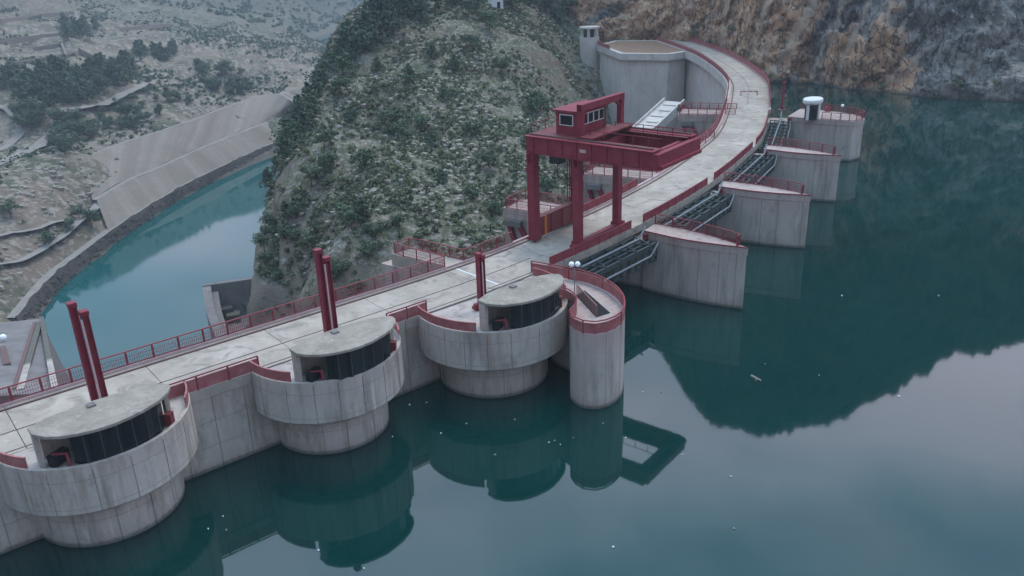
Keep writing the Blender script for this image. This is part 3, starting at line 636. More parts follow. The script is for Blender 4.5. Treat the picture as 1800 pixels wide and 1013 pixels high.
# coping below the downstream kerb of the arch
mb = MB(); sweep(mb, S4 - 4, SEND, WD + 0.004, WD + 0.75, 5.1, ZD + 0.25, 0.8); part('coping', mb, M['arch'], dam, True)
mb = MB(); sweep(mb, S0, S4 - 4, WD + 0.004, WD + 0.30, 6.0, ZD + 0.22, 0.8); part('kerb', mb, M['kerb'], dam, True)
mb = MB(); sweep(mb, S0, SEND, WD - 0.62, WD - 0.45, ZD + 0.004, ZD + 0.10, 0.8); part('crane_rail', mb, M['rail'], dam, True)
mb = MB(); sweep(mb, S0, SN + 4, 3.05, 3.13, ZD + 0.004, ZD + 0.03, 0.8); part('crane_rail', mb, M['rail'], dam, True)
mb = MB(); sweep(mb, S0, SN + 6, 0.34, 0.42, ZD + 0.004, ZD + 0.03, 0.8); part('crane_rail', mb, M['rail'], dam, True)
mb = MB(); sweep(mb, S4 - 8, S4 + 60, 3.7, 3.8, ZD + 0.004, ZD + 0.02, 0.8); part('lane_line', mb, M['rail'], dam, True)
mb = MB(); sweep(mb, SN - 3.2, SN - 3.0, 0.5, 6.5, ZD + 0.004, ZD + 0.03, 0.8); part('expansion_joint', mb, M['white'], dam, True)
mb = MB(); sweep(mb, S4 - 14, SEND, -0.30, -0.004, 6.2, ZD + 0.25, 0.8); part('kerb', mb, M['kerb'], dam, True)

# lake surface: everything upstream of the dam
ring = [tuple(sd(q, 0.6)) for q in np.arange(S0, S4 - 30, 2.0)] + [tuple(sd(q, 0.4)) for q in np.arange(S4 - 30, SEND, 2.0)]
ring = [tuple(sd(q, 3.0)) if SN < q < S4 - 4 else tuple(sd(q, 0.6)) for q in np.arange(S0, SEND, 2.0)]
ring += [(75, 300), (300, 260), (420, 120), (420, -300), (-330, -300), (-330, -190)]
mb = MB(); mb.add([(x, y, 0.0) for x, y in ring], [tuple(range(len(ring) - 1, -1, -1))]); tag(link('reservoir_water', mb.mesh('reservoir_water', M['lake'])), kind='structure')

# ------------------------------------------------------------------ railings
def bars_panel(L=2.0, h=1.05):
    mb = MB(); mb.box((L / 2, 0, 0.08), (L, 0.05, 0.08))
    n = 12
    for k in range(n): mb.box(((k + 0.5) * L / n, 0, h / 2 + 0.02), (0.026, 0.018, h - 0.22))
    for z in (0.4, 0.7): mb.box((L / 2, 0, z), (L, 0.015, 0.024))
    return mb.mesh('railing_panel', M['redrail'])
def solid_panel(L=2.0, h=0.95):
    mb = MB(); mb.box((L / 2, 0, h / 2), (L, 0.04, h - 0.06)); mb.box((L / 2, 0, h - 0.02), (L, 0.10, 0.06)); return mb.mesh('railing_plate', M['redfade'])
def low_plate(L=2.0, h=0.8):
    mb = MB(); mb.box((L / 2, 0, h / 2 + .05), (L, 0.05, h)); mb.box((L / 2, 0, h + .06), (L, 0.12, 0.07)); return mb.mesh('edge_plate', M['redrail'])
LOWP = low_plate()
PANEL = bars_panel(); PLATE = solid_panel()
_pm = MB(); _pm.box((0, 0, 0.56), (0.11, 0.11, 1.12)); POST = _pm.mesh('post', M['redrail'])
_pm = MB(); _pm.box((0, 0, 0.56), (0.16, 0.16, 1.12)); POSTD = _pm.mesh('post', M['rail'])
def resample(P, step):
    P = np.array(P, float); s = np.r_[0, np.cumsum(np.linalg.norm(np.diff(P, axis=0), axis=1))]; n = max(1, int(round(s[-1] / step)))
    t = np.linspace(0, s[-1], n + 1); return np.stack([np.interp(t, s, P[:, 0]), np.interp(t, s, P[:, 1])], 1)
def railing(P, z, label, solid=False, step=2.0, parent=None, group='red railings along the dam', base=None):
    Q = resample(P, step); b = Q[len(Q) // 2]
    if parent is None: root = thing('railing', label, 'railing', (b[0], b[1], z), 0, group); inv = lambda p: (p[0] - b[0], p[1] - b[1])
    tr = MB()
    for i in range(len(Q)):
        if not (solid is True and step <= 1.0 and i % 4 and i < len(Q) - 1): o = link('post', POST, root); o.location = (*inv(Q[i]), 0); o.scale = (1, 1, 0.82 if solid == 2 else 1)
        if i == len(Q) - 1: break
        d = Q[i + 1] - Q[i]; L = float(np.linalg.norm(d)); o = link('railing_plate' if solid else 'railing_panel', LOWP if solid == 2 else PLATE if solid else PANEL, root)
        o.location = (*inv(Q[i]), 0); o.rotation_euler = (0, 0, math.atan2(d[1], d[0])); o.scale = (L / 2.0, 1, 1)
        tr.bar((*inv(Q[i]), 0.93 if solid == 2 else 1.14), (*inv(Q[i + 1]), 0.93 if solid == 2 else 1.14), 0.10, 0.08)
    part('top_rail', tr, M['redrail'], root); return root
arc = lambda a, b, d, st=1.0: [tuple(sd(q, d)) for q in np.arange(a, b, st)] + [tuple(sd(b, d))]

# ------------------------------------------------------------------ intake towers
def notched(pts, every, depth=0.05, wid=0.07):
    """walk an open outline and cut a thin groove at regular spacing"""
    P = np.array(pts, float); s = np.r_[0, np.cumsum(np.linalg.norm(np.diff(P, axis=0), axis=1))]; out = []; 
    at_ = lambda q: np.array([np.interp(q, s, P[:, 0]), np.interp(q, s, P[:, 1])])
    nr_ = random.Random(int(s[-1] * 1000)); grooves = []; q = every * 0.6
    while q < s[-1] - 0.3: grooves.append(q); q += every * nr_.uniform(0.75, 1.3)
    grooves = np.array(grooves)
    stops = sorted(list(np.arange(0, s[-1], 0.5)) + [s[-1]]); ev = [(x, 0) for x in stops if all(abs(x - gq) > wid for gq in grooves)]
    for gq in grooves: ev.append((gq, 1))
    for x, k in sorted(ev):
        if k == 0: out.append(tuple(at_(x)))
        else:
            t = at_(x + 0.1) - at_(x - 0.1); t /= np.linalg.norm(t); nrm = np.array([-t[1], t[0]])
            out += [tuple(at_(x - wid / 2)), tuple(at_(x - wid / 4) + nrm * depth), tuple(at_(x + wid / 4) + nrm * depth), tuple(at_(x + wid / 2))]
    return out
ROOF = [(-4.15, 3.3), (-4.1, 4.3), (-3.6, 5.15), (-2.95, 5.7), (-2.0, 6.15), (-1.0, 6.4), (0, 6.45), (1.0, 6.3), (2.1, 5.95), (3.1, 5.45), (3.9, 4.75), (4.3, 4.1), (4.35, 3.55), (3.9, 3.1), (3.0, 2.75), (1.5, 2.55), (0, 2.5), (-1.5, 2.55), (-3.0, 2.8)]
def cabin(root, k=1.0, dn=0.0, floor=6.75):
    R = [(u * k, -(n + dn)) for u, n in ROOF]
    mb = MB(); ins = [(x * 0.97, y + (0.12 if y < -(4.2 + dn) else -0.08)) for x, y in R]
    mb.prism(ins, 9.12, 9.17, R); mb.prism(R, 9.17, 9.36); mb.prism(R, 9.36, 9.40, ins); part('roof_slab', mb, M['roof'], root)
    mb = MB(); mb.box((-0.4, -(3.2 + dn), 9.45), (0.5, 0.5, 0.14)); part('roof_hatch', mb, M['oldc'], root)
    # glass front: an arc set back under the roof edge
    fr = [(u * k, n + dn - 0.42) for u, n in ROOF if n > 4.4 and u > -2.6 and u < 3.5]
    fr = resample([(-2.35 * k, 5.15 + dn)] + [q for q in fr if q[0] > -2.2] + [(3.45 * k, 4.3 + dn)], 0.95)
    for i in range(len(fr) - 1):
        a, b = fr[i], fr[i + 1]; g = MB(); g.bar((a[0], -a[1], 8.02), (b[0], -b[1], 8.02), 0.04, 2.18); part('glass_pane', g, M['glass'], root)
        m_ = MB(); m_.box((a[0], -a[1], 8.02), (0.07, 0.09, 2.2)); part('mullion', m_, M['steel'], root)
    # concrete fins and the openings beside the glass
    for sx, nn in ((-1, 3.75), (1, 3.55)):
        mb = MB(); mb.box((sx * 3.95 * k, -(nn + dn), floor + 1.185), (0.30, 0.75, 2.37)); part('fin_wall', mb, M['drum'], root)
    mb = MB(); mb.box((0, -(2.85 + dn), floor + 1.185), (7.3 * k, 0.25, 2.37)); part('back_wall', mb, M['drum'], root)
    mb = MB(); mb.box((-3.05 * k, -(4.35 + dn), floor + 0.55), (1.2, 0.5, 0.75), 0.5); part('doorway', mb, M['dark'], root)
    mb = MB(); mb.box((-3.0 * k, -(4.75 + dn), floor + 0.95), (0.9, 0.08, 0.12), -0.5); mb.box((-2.66 * k, -(4.95 + dn), floor + 0.5), (0.16, 0.16, 0.9)); part('guard_bar', mb, M['redrail'], root)
    mb = MB(); mb.box((3.8 * k, -(4.25 + dn), floor + 0.45), (0.45, 0.55, 0.9), -0.7); part('side_box', mb, M['redplate'], root)
def tower(cx, cy, rz, rl, ru, n0, label, k=1.0, dn=0.0, group='round intake towers along the dam'):
    root = thing('intake_tower', label, 'tower', (cx, cy, 0), rz, group)
    def arcp(r, lim):
        a0 = math.asin(max(-1, min(1, lim / r))); t = np.linspace(math.pi - a0, a0, 80)   # from left round the lake side to right
        return [(r * math.cos(q), -r * math.sin(q)) for q in t]
    low = notched(arcp(rl, max(n0, -rl + .1)), 2.35, 0.06, 0.10); up = notched(arcp(ru, n0), 2.1, 0.06, 0.09)
    mb = MB(); mb.prism(low, -4, 2.6); part('lower_drum', mb, M['drum'], root)
    ring = [(x * 0.988, y * 0.988) for x, y in arcp(rl, n0)]; mb = MB(); mb.prism(ring, 2.6, 3.5); part('drum_collar', mb, M['drum'], root)
    mb = MB(); inn = [(x * 0.985, y * 0.985) for x, y in up]; mb.prism(inn, 3.5, 3.62, up); mb.prism(up, 3.62, 6.72); part('upper_drum', mb, M['drum'], root)
    # low rim wall round the drum, under the glass and the railings
    mb = MB(); A = arcp(ru - 0.0, n0 + 0.1); B = arcp(ru - 0.28, n0 + 0.1)
    for i in range(len(A) - 1): mb.prism([A[i], A[i + 1], B[i + 1], B[i]], 6.724, 6.98)
    part('rim_wall', mb, M['drum'], root)
    cabin(root, k, dn)
    for side in (-1, 1):
        a0 = math.asin(max(-1, min(1, n0 / ru))); a1 = math.radians(40 if side < 0 else 32)
        t = np.linspace(a0, a1 + math.asin(min(1, (dn) / ru)) * 0.5, 8)
        pts = [(side * (ru - 0.1) * math.cos(q), -(ru - 0.1) * math.sin(q)) for q in t]
        for i in range(len(pts) - 1):
            mb = MB(); mb.bar((*pts[i], 7.42), (*pts[i + 1], 7.42), 0.05, 0.74); mb.bar((*pts[i], 7.80), (*pts[i + 1], 7.80), 0.12, 0.07); part('railing_plate', mb, M['redfade'], root)
    return root
RZ = math.atan2(0.627, 0.779)
t1 = tower(-28.75, 50.6, RZ, 4.8, 6.3, 0.75, 'leftmost round intake tower, cut by the left edge, with black glass front')
t2 = tower(-14.96, 60.4, RZ, 4.55, 6.05, 0.05, 'middle round intake tower with black curved glass and lens-shaped concrete roof')
t3 = tower(-1.9, 68.5, RZ, 4.9, 6.72, -1.75, 'round intake tower beside the tall round-nosed pier with the lamp', 1.0, 0.45)
# twin hoist columns behind the cabins
def hoist(cx, cy, rz, h, label, twin=True):
    root = thing('hoist_mast', label, 'mast', (cx, cy, ZD), rz, 'red gate hoist masts')
    for j, x in enumerate((-0.29, 0.29) if twin else (-0.17, 0.17)):
        hh = h - 0.75 * j * (1 if twin else 0.3); mb = MB(); mb.box((x, 0, hh / 2), (0.46 if twin else 0.3, 0.12, hh)); mb.box((x - 0.19 * (1 if twin else .6), 0, hh / 2), (0.07, 0.5, hh)); mb.box((x + 0.19 * (1 if twin else .6), 0, hh / 2), (0.07, 0.5, hh))
        c = part('column', mb, M['red'], root)
        mb = MB(); mb.box((x, 0, hh + 0.1), (0.54 if twin else 0.38, 0.56, 0.3)); part('head_plate', mb, M['red'], root)
    mb = MB(); mb.box((0.02, -0.25, h * 0.44), (0.13, 0.06, h * 0.88)); part('gate_stem', mb, M['kerb'], root)
    mb = MB(); mb.box((0, 0, 0.1), (1.6, 0.9, 0.2)); mb.box((-0.75, -0.2, 0.35), (0.45, 0.35, 0.5)); part('foot_plate', mb, M['red'], root)
    return root
hoist(-28.2, 51.1, RZ, 8.3, 'tall twin red mast rising behind the leftmost intake tower')
hoist(-14.25, 60.7, RZ, 8.0, 'tall twin red mast rising behind the middle intake tower')
hoist(-2.61, 67.57, RZ, 4.75, 'short red mast standing on the deck left of the round-nosed pier', False)

# ------------------------------------------------------------------ round-nosed pier with walkway and stair
NOSE_R = [(6.7, 72.2), (8.0, 70.6), (8.75, 69.2), (9.25, 67.4), (9.38, 66), (9.25, 64.5), (8.8, 63.0), (8.0, 61.9), (7.2, 61.35), (6.4, 61.15), (5.6, 61.4), (5.0, 62.0), (4.65, 62.8), (4.6, 63.5)]
NOSE_L = [(4.95, 64.2), (5.3, 65.2), (5.4, 66.4), (5.1, 67.6), (4.4, 68.6), (3.7, 69.5)]
NOSE = catmull([(3.2, 76.0), (5.2, 73.8)] + NOSE_R + NOSE_L + [(2.6, 72.5), (0.9, 73.6)], 0.35)
np_root = thing('round_nosed_pier', 'tall slim pier with rounded nose and curved red railing beside the intake tower', 'pier', (7, 64, 0))
body = [tuple(p) for p in NOSE]
mb = MB(); mb.prism(notched(body, 2.3, 0.04, 0.08)[::1], -4, 6.72); part('pier_body', mb, M['pier'], np_root, True)
kb = MB(); cn = np.mean(NOSE, axis=0)
for i in range(len(NOSE) - 1):
    a, b = NOSE[i], NOSE[i + 1]; na = (a + (cn - a) / np.linalg.norm(cn - a) * 0.25); nb = (b + (cn - b) / np.linalg.norm(cn - b) * 0.25)
    kb.prism([a, b, nb, na], 6.724, 6.86)
part('kerb', kb, M['kerb'], np_root, True)
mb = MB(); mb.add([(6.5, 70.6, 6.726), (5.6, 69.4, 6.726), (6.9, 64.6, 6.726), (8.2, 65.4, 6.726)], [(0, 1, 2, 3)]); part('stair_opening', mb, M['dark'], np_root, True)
for i in range(16):
    f = i / 15; a = np.array([5.7, 69.4]) * (1 - f) + np.array([6.95, 64.6]) * f; mb = MB(); mb.box((a[0], a[1], 7.25), (0.07, 0.07, 1.0)); part('baluster', mb, M['brown'], np_root, True)
mb = MB(); mb.bar((5.7, 69.4, 7.78), (6.95, 64.6, 7.78), 0.09, 0.07); part('handrail', mb, M['brown'], np_root, True)
railing([tuple(p) for p in catmull([(1.9, 75.3), (4.2, 73.9)] + [p for p in NOSE_R], 0.4)][:-1], 6.80, 'curved red railing sweeping round the round-nosed pier from the deck', True, 1.0)
railing([tuple(p) for p in catmull([NOSE_R[-1]] + NOSE_L + [(3.2, 70.1)], 0.4)], 6.80, 'S-shaped red railing between the glass cabin and the round-nosed pier', True, 0.8)
# lamp
lp = thing('lamp_post', 'slim lamp post with two white globes on the round-nosed pier', 'lamp', (5.55, 69.9, 6.73))
mb = MB(); mb.tube((0, 0, 0), (0, 0, 2.55), 0.05, 8, 0.04); part('pole', mb, M['grey'], lp)
mb = MB(); mb.bar((-0.28, 0, 2.55), (0.28, 0, 2.62), 0.05); part('arm', mb, M['grey'], lp)
for x in (-0.27, 0.27):
    mb = MB(); mb.sphere((x, 0, 2.78), 0.25, 12, 8); part('globe', mb, M['globe'], lp)

# ------------------------------------------------------------------ spillway piers
PIERS = [((14.35, 86.6), (23.6, 80.2), 2.6, 'nearest wedge-shaped spillway pier with pointed nose in the lake'),
         ((26.2, 102.8), (35.8, 97.6), 2.6, 'second wedge-shaped spillway pier, behind the nearest one'),
         ((37.2, 121.6), (46.3, 116.2), 2.6, 'third wedge-shaped spillway pier, just before the one carrying the white cabin'),
         ((47.9, 144.5), (56.7, 138.6), 7.6, 'farthest spillway pier carrying the small white cabin')]
PINFO = []
for pi, (A, Nn, wid, label) in enumerate(PIERS):
    A = np.array(A); Nn = np.array(Nn); ax = (Nn - A) / np.linalg.norm(Nn - A); L = np.linalg.norm(Nn - A); nr = np.array([-ax[1], ax[0]])
    PINFO.append((A, ax, nr, L, wid)); root = thing('spillway_pier', label, 'pier', (A[0], A[1], 0), 0, 'wedge-shaped spillway piers')
    P = lambda x, y: tuple(A + ax * x + nr * y)
    if wid < 5:
        near_ = [P(x, -0.55 * math.sin(math.pi * x / L) ) for x in np.linspace(0, L, 18)]
        far_ = [P(x, wid * (1 - (max(0, x) / L) ** 1.9) + 0.1) for x in np.linspace(L, 0, 18)]
    else:
        near_ = [P(x, -0.3 * math.sin(math.pi * x / L)) for x in np.linspace(0, L, 18)]
        far_ = [P(L + 0.5, 1.2), P(L + 1.1, 2.6), P(L + 0.8, 4.0), P(L - 1.0, 5.6), P(L - 4, 7.0), P(L - 8, wid), P(0, wid)]
    near_n = notched(near_[:], 2.2, 0.06, 0.10); mb = MB(); mb.prism(near_n + far_, -4, 5.9); part('pier_body', mb, M['pier'], root, True)
    cap = [P(*q) for q in ()]
    grow = lambda pts, k: [tuple(np.array(p) + (np.array(p) - (A + ax * L * .4 + nr * wid * .4)) / np.linalg.norm(np.array(p) - (A + ax * L * .4 + nr * wid * .4)) * k) for p in pts]
    mb = MB(); mb.prism(grow(near_ + far_, 0.10), 5.9, 6.70); part('pier_cap', mb, M['pier'], root, True)
    # the pier goes on under the deck and ends downstream as a block
    tx = -Un(s_at(A)) if wid > 5 else ax; ty = np.array([-tx[1], tx[0]]); T = lambda x, y: tuple(A + tx * x + ty * y); tw_ = 5.2 if wid > 5 else 4.6
    mb = MB(); mb.prism([T(0.0, 0.35), T(0.0, min(wid, tw_) - 0.2), T(-18.4, tw_), T(-18.4, 0.35)], -60, 5.4); part('pier_tail', mb, M['conc'], root, True)
    mb = MB(); mb.prism([T(-8.6, 0.25), T(-8.6, tw_ - .1), T(-18.6, tw_ + 0.1), T(-18.6, 0.25)], 5.4, 6.6); part('tail_cap', mb, M['conc'], root, True)
    for (xa, za), (xb, zb) in (((-17.6, 4.8), (-15.4, -1.5)), ((-16.2, 5.0), (-13.0, -1.0))):
        mb = MB(); mb.bar((*T(xa, 0.1), za), (*T(xb, 0.1), zb), 0.5, 0.5); part('gate_arm', mb, M['red'], root, True)
    mb = MB(); mb.bar((*T(-17.9, 0.1), 5.0), (*T(-15.8, 0.1), 5.0), 0.8, 0.7); part('arm_seat', mb, M['oldc'], root, True)
    if wid < 5:
        mb = MB(); Q_ = grow(near_, 0.12)
        for i in range(len(Q_) - 1): mb.bar((*Q_[i], 6.73), (*Q_[i + 1], 6.73), 0.10, 0.10)
        part('edge_trim', mb, M['redrail'], root, True)
    mb = MB(); mb.box((*(A + ax * 0.3 + nr * -0.25), 6.0), (0.5, 0.5, 1.0), math.atan2(ax[1], ax[0])); part('bracket', mb, M['red'], root, True)
    # railings: back edge and round the tip
    if wid < 5: railing([far_[i] for i in range(len(far_) - 1, -1, -1)] + [near_[-1]] + [P(L - 1.0, -0.08)], 6.70, ['red railing curving along the back of the nearest spillway pier', 'red railing curving along the back of the second spillway pier', 'red railing curving along the back of the third spillway pier'][pi])
    else: railing([P(0, wid)] + far_[::-1][1:] + [near_[-1]] + near_[::-1][1:9], 6.70, 'red railing round the lake end of the farthest pier', False, 1.4)
    railing([T(-8.8, 0.3), T(-18.3, 0.3), T(-18.3, tw_ - 0.1), T(-8.8, tw_ - 0.1)], 6.60, ['red railing round the downstream block left of the gantry crane', 'red railing round the downstream block seen beneath the gantry crane', 'red railing on the downstream block hidden behind the crane platform', 'long red railing on the downstream block inside the arch'][pi], False, 1.6)
# small low wall on each pier deck
# ------------------------------------------------------------------ bays: gates and dark truss walkways
def frame_of(s):
    return Up(s), Un(s)
bounds = [(SN + 3.6, PINFO[0][0]), None]
ends = [s_at((4.9, 77.6))] + [s_at(p[0]) for p in PINFO]
bl_names = ['dark lattice walkway over the first gate bay, beside the lamp pier', 'dark lattice walkway between the nearest and second spillway piers', 'dark lattice walkway between the second and third spillway piers', 'dark lattice walkway between the third pier and the white cabin pier']
for b in range(4):
    s0 = ends[b] + (0.3 if b == 0 else PINFO[b - 1][4] + 0.35); s1 = ends[b + 1] - 0.25
    if b == 0: s0 = ends[0] + 0.2
    mid = sd((s0 + s1) / 2, -1.5); root = thing('truss_walkway', bl_names[b], 'walkway', (mid[0], mid[1], 5), 0, 'dark truss walkways over the gate bays')
    ww = 3.3
    for j, dd in enumerate(np.linspace(-0.45, -ww, 5)):
        mb = MB(); mb.bar((*sd(s0, dd), 5.75), (*sd(s1, dd), 5.75), 0.22, 0.5); part('long_beam', mb, M['steel'], root, True)
    n = max(4, int((s1 - s0) / 1.25)); q = np.linspace(s0, s1, n + 1)
    for i in range(n):
        mb = MB(); mb.bar((*sd(q[i], -0.4 if i % 2 else -ww), 6.05), (*sd(q[i + 1], -ww if i % 2 else -0.4), 6.05), 0.13, 0.13); part('lattice_bar', mb, M['steel'], root, True)
    for i in range(n + 1):
        mb = MB(); mb.bar((*sd(q[i], -ww), 5.5), (*sd(q[i], -ww - 0.0), 4.0), 0.15, 0.15); mb.bar((*sd(q[i], -ww), 4.05), (*sd(q[min(n, i + 1)] if i < n else q[i - 1], -ww), 5.5), 0.1, 0.1); part('web_bar', mb, M['steel'], root, True)
    mb = MB(); mb.bar((*sd(s0, -ww), 4.0), (*sd(s1, -ww), 4.0), 0.2, 0.2); part('bottom_chord', mb, M['steel'], root, True)
    for dd, z in ((-ww - 0.35, 4.95), (-ww + 1.2, 6.5)):
        mb = MB(); mb.tube((*sd(s0 + .3, dd), z), (*sd(s1 - 1.6, dd), z), 0.11, 8); mb.tube((*sd(s1 - 1.6, dd), z), (*sd(s1 - 0.2, dd), z + 1.1), 0.11, 8); part('pipe', mb, M['grey'], root, True)
    # gate behind
    g = thing('spillway_gate', ['dark spillway gate in the first bay under the deck', 'dark spillway gate in the second bay under the deck', 'dark spillway gate in the third bay under the deck', 'dark spillway gate in the fourth bay under the deck'][b], 'gate', (*sd((s0 + s1) / 2, 5.2), 0), 0, 'spillway gates under the deck')
    mb = MB(); sweep(mb, s0 - (0.2 if b else 1.0), s1 + 0.55, 4.6, 4.9, -5.4, 4.6, 2.0); part('skin_plate', mb, M['steel'], g, True)
    for z in (-1.5, 1.0, 3.2):
        mb = MB(); sweep(mb, s0, s1, 4.4, 4.59, z - 0.15, z + 0.15, 2.0); part('stiffener', mb, M['grey'], g, True)

# ------------------------------------------------------------------ railings along the deck
SB0, SB1 = s_at((-1.3, 72)) - 0.5, s_at((0.6, 73.7)) + 0.2
bas_s0 = s_at((-1.5, 72.0)) - 0.2; bas_s1 = bas_s0 + 2.6
sC0, sC1 = s_at((4.7, 77.7)) + 0.0, s_at((21, 97.8))
BN = np.array([-5.35, 4.15]); BNu = BN / np.linalg.norm(BN)
b0 = sd(bas_s0, WD + 0.15); b1 = sd(bas_s1, WD + 0.15)
railing(arc(S0 + 55, bas_s0, WD + 0.15), ZD + 0.2, 'long red mesh railing along the downstream side from the left edge to the bastion')
railing([tuple(b0), tuple(b0 + BNu * 7.0), tuple(b1 + BNu * 7.0), tuple(b1)], ZD + 0.2, 'red railing round the narrow bastion that juts out downstream', False, 1.8)
railing(arc(bas_s1, sC0 + 1.6, WD + 0.15), ZD + 0.2, 'short red railing between the bastion and the gantry crane')
railing(arc(sC0 + 9.2, sC1 + 1.6, WD + 0.15), ZD + 0.2, 'straight red railing behind the near upstream leg of the crane', 2)
railing(arc(sC1 + 8.5, SEND, WD + 0.45), ZD + 0.25, 'long dark red railing curving along the inner side of the arch', True)
railing(arc(S4 - 12, SEND, -0.15), ZD + 0.25, 'long red railing curving along the lake side of the far arch', True)
for a, b, lab in ((s_at((-24.6, 52.9)) + 0.2, s_at((-19.2, 57.2)) - 0.0, 'red railing on the wall between the leftmost and middle towers'), (s_at((-10.3, 64.3)), s_at((-7.5, 66.6)), 'short red railing on the wall right of the middle tower')):
    railing(arc(a, b, 0.05), ZD, lab, True, 2.2)
for b in range(4):
    s0 = ends[b] - (1.6 if b == 0 else 0); s1 = ends[b + 1]
    railing(arc(s0 + (0 if b == 0 else PINFO[b - 1][4]), s1, 0.05), ZD, ['red railing on the deck edge above the first gate bay', 'red railing on the deck edge above the second gate bay', 'red railing on the deck edge above the third gate bay', 'red railing on the deck edge above the fourth gate bay'][b], 2)
# bastion block
bs = thing('bastion', 'pale concrete bastion block jutting from the downstream side of the deck', 'bastion', (-8, 82, 0))
o = [b0 - BNu * 0.1 , b0 + BNu * 7.2, b1 + BNu * 7.2, b1 - BNu * 0.1]
mb = MB(); mb.prism(o, 5.7, ZD + 0.19); part('walkway_slab', mb, M['deck'], bs, True)
tdir = (b1 - b0) / np.linalg.norm(b1 - b0)
mb = MB(); mb.prism([b0 + BNu * 0.2 - tdir * 0.2, b0 + BNu * 8.6 - tdir * 0.2, b1 + BNu * 8.6 + tdir * 0.3, b1 + BNu * 0.2 + tdir * 0.3], -40, 5.7); part('block', mb, M['conc'], bs, True)
# barrier across the road
bq = sd(S4 + 1.5, 3.6); br = thing('road_barrier', 'low red and white barrier across the far deck', 'barrier', (bq[0], bq[1], ZD), 0)
for i in range(6):
    mb = MB(); a = sd(S4 + 1.5, 2.0 + i * 0.55); c = sd(S4 + 1.5, 2.0 + (i + 1) * 0.55 - 0.02); mb.bar((*a, ZD + 0.75), (*c, ZD + 0.75), 0.08, 0.22); part('bar_segment', mb, M['redfade'] if i % 2 == 0 else M['kerb'], br, True)
for dd in (2.1, 5.1):
    mb = MB(); a = sd(S4 + 1.5, dd); mb.box((a[0], a[1], ZD + 0.35), (0.12, 0.12, 0.7)); part('leg', mb, M['redplate'], br, True)

# ------------------------------------------------------------------ gantry crane
CR = math.atan2(0.785, 0.62)
cr_ = thing('gantry_crane', 'big dark red gantry crane straddling the deck with a windowed cabin on top', 'crane', (7.1, 86.1, ZD), CR)
def zm(z): return z if z < 6.3 else (z + 1.2 if z < 10.2 else 11.4 + (z - 10.2) * 0.95)
def cbox(name, x0, x1, n0, n1, z0, z1, mat=None, par=None):
    z0, z1 = zm(z0), zm(z1); mb = MB(); mb.box(((x0 + x1) / 2, -(n0 + n1) / 2, (z0 + z1) / 2), (abs(x1 - x0), abs(n1 - n0), z1 - z0)); return part(name, mb, mat or M['red'], par or cr_)
NL, NU_ = -2.5, 2.5
for x, n, z0, w, d in ((-4.2, NL, 0.3, 1.0, 0.8), (3.6, NL, 2.6, 0.9, 0.75), (-3.55, NU_, 0.55, 0.85, 0.7), (4.0, NU_, 0.55, 0.8, 0.7)):
    leg = cbox('leg', x - w / 2, x + w / 2, n - d / 2, n + d / 2, z0, 8.3)
    cbox('leg_collar', x - w / 2 - .09, x + w / 2 + .09, n - d / 2 - .09, n + d / 2 + .09, 6.4, 6.75, None, leg)
    cbox('gusset', x - w / 2 - .5, x + w / 2 + .5, n - 0.06, n + 0.06, 7.3, 8.28, None, leg)
    cbox('foot_flange', x - w / 2 - .12, x + w / 2 + .12, n - d / 2 - .12, n + d / 2 + .12, z0, z0 + .3, None, leg)
sb = cbox('sill_beam', -3.6, 3.9, NL - 0.35, NL + 0.35, 0.42, 2.5, M['redplate'])
for x in (-1.6, 0.4, 2.2): cbox('rib', x - .05, x + .05, NL + 0.35, NL + 0.44, 0.5, 2.4, None, sb)
cbox('yellow_stripe', -2.9, -2.5, NL + 0.35, NL + 0.42, 0.45, 2.48, M['orange'], sb)
cbox('sill_beam', -4.6, 5.2, NU_ - 0.3, NU_ + 0.3, 0.22, 0.62)
for n in (NL, NU_):
    for x in (-4.2, -3.4, 3.6, 4.4):
        mb = MB(); mb.tube((x, -n - 0.14, 0.28), (x, -n + 0.14, 0.28), 0.26, 12); part('wheel', mb, M['rail'], cr_)
for x in (-4.0, 3.5):
    g_ = cbox('main_girder', x - 0.4, x + 0.4, -3.1, 11.2, 8.3, 9.85)
    cbox('top_flange', x - 0.62, x + 0.62, -3.2, 11.3, 9.85, 9.95, None, g_); cbox('bottom_flange', x - 0.52, x + 0.52, -3.1, 11.2, 8.18, 8.3, None, g_)
    cbox('trolley_rail', x - 0.07, x + 0.07, -3.0, 11.0, 9.95, 10.1, M['rail'], g_)
    for n in np.arange(-2.2, 11, 1.7): cbox('stiffener', x - 0.5, x + 0.5, n - 0.05, n + 0.05, 8.3, 9.85, None, g_)
cbox('name_plate', -4.46, -4.40, 3.3, 4.0, 8.95, 9.25, M['kerb'])
for n in (NL, NU_): cbox('cross_beam', -3.6, 3.4, n - 0.35, n + 0.35, 8.3, 9.82)
eb = cbox('end_beam', -4.5, 3.95, 11.2, 11.8, 8.25, 9.7); cbox('bumper', -4.3, 3.7, 11.8, 12.1, 8.3, 8.6, None, eb)
for x, s_ in ((-3.0, 1), (2.8, -1)): 
    cbox('grating', x - 0.45 - s_ * .1, x + 0.45 - s_ * .1, 2.9, 11.1, 9.80, 9.87, M['redplate'])
    for n in np.arange(3.2, 11.2, 1.6): cbox('stanchion', x + s_ * .5 - .03, x + s_ * .5 + .03, n - .03, n + .03, 9.93, 10.7)
    cbox('handrail', x + s_ * .5 - .03, x + s_ * .5 + .03, 3.0, 11.1, 10.68, 10.74)
cbox('trolley_plate', -3.9, 3.7, 2.9, 4.4, 10.12, 10.3, M['redplate'])
for n in (4.0, 10.4): cbox('tie_beam', -3.6, 3.4, n - .2, n + .2, 8.6, 9.5)
cbox('platform', -3.9, 3.7, -3.0, 2.4, 9.96, 10.06, M['redplate'])
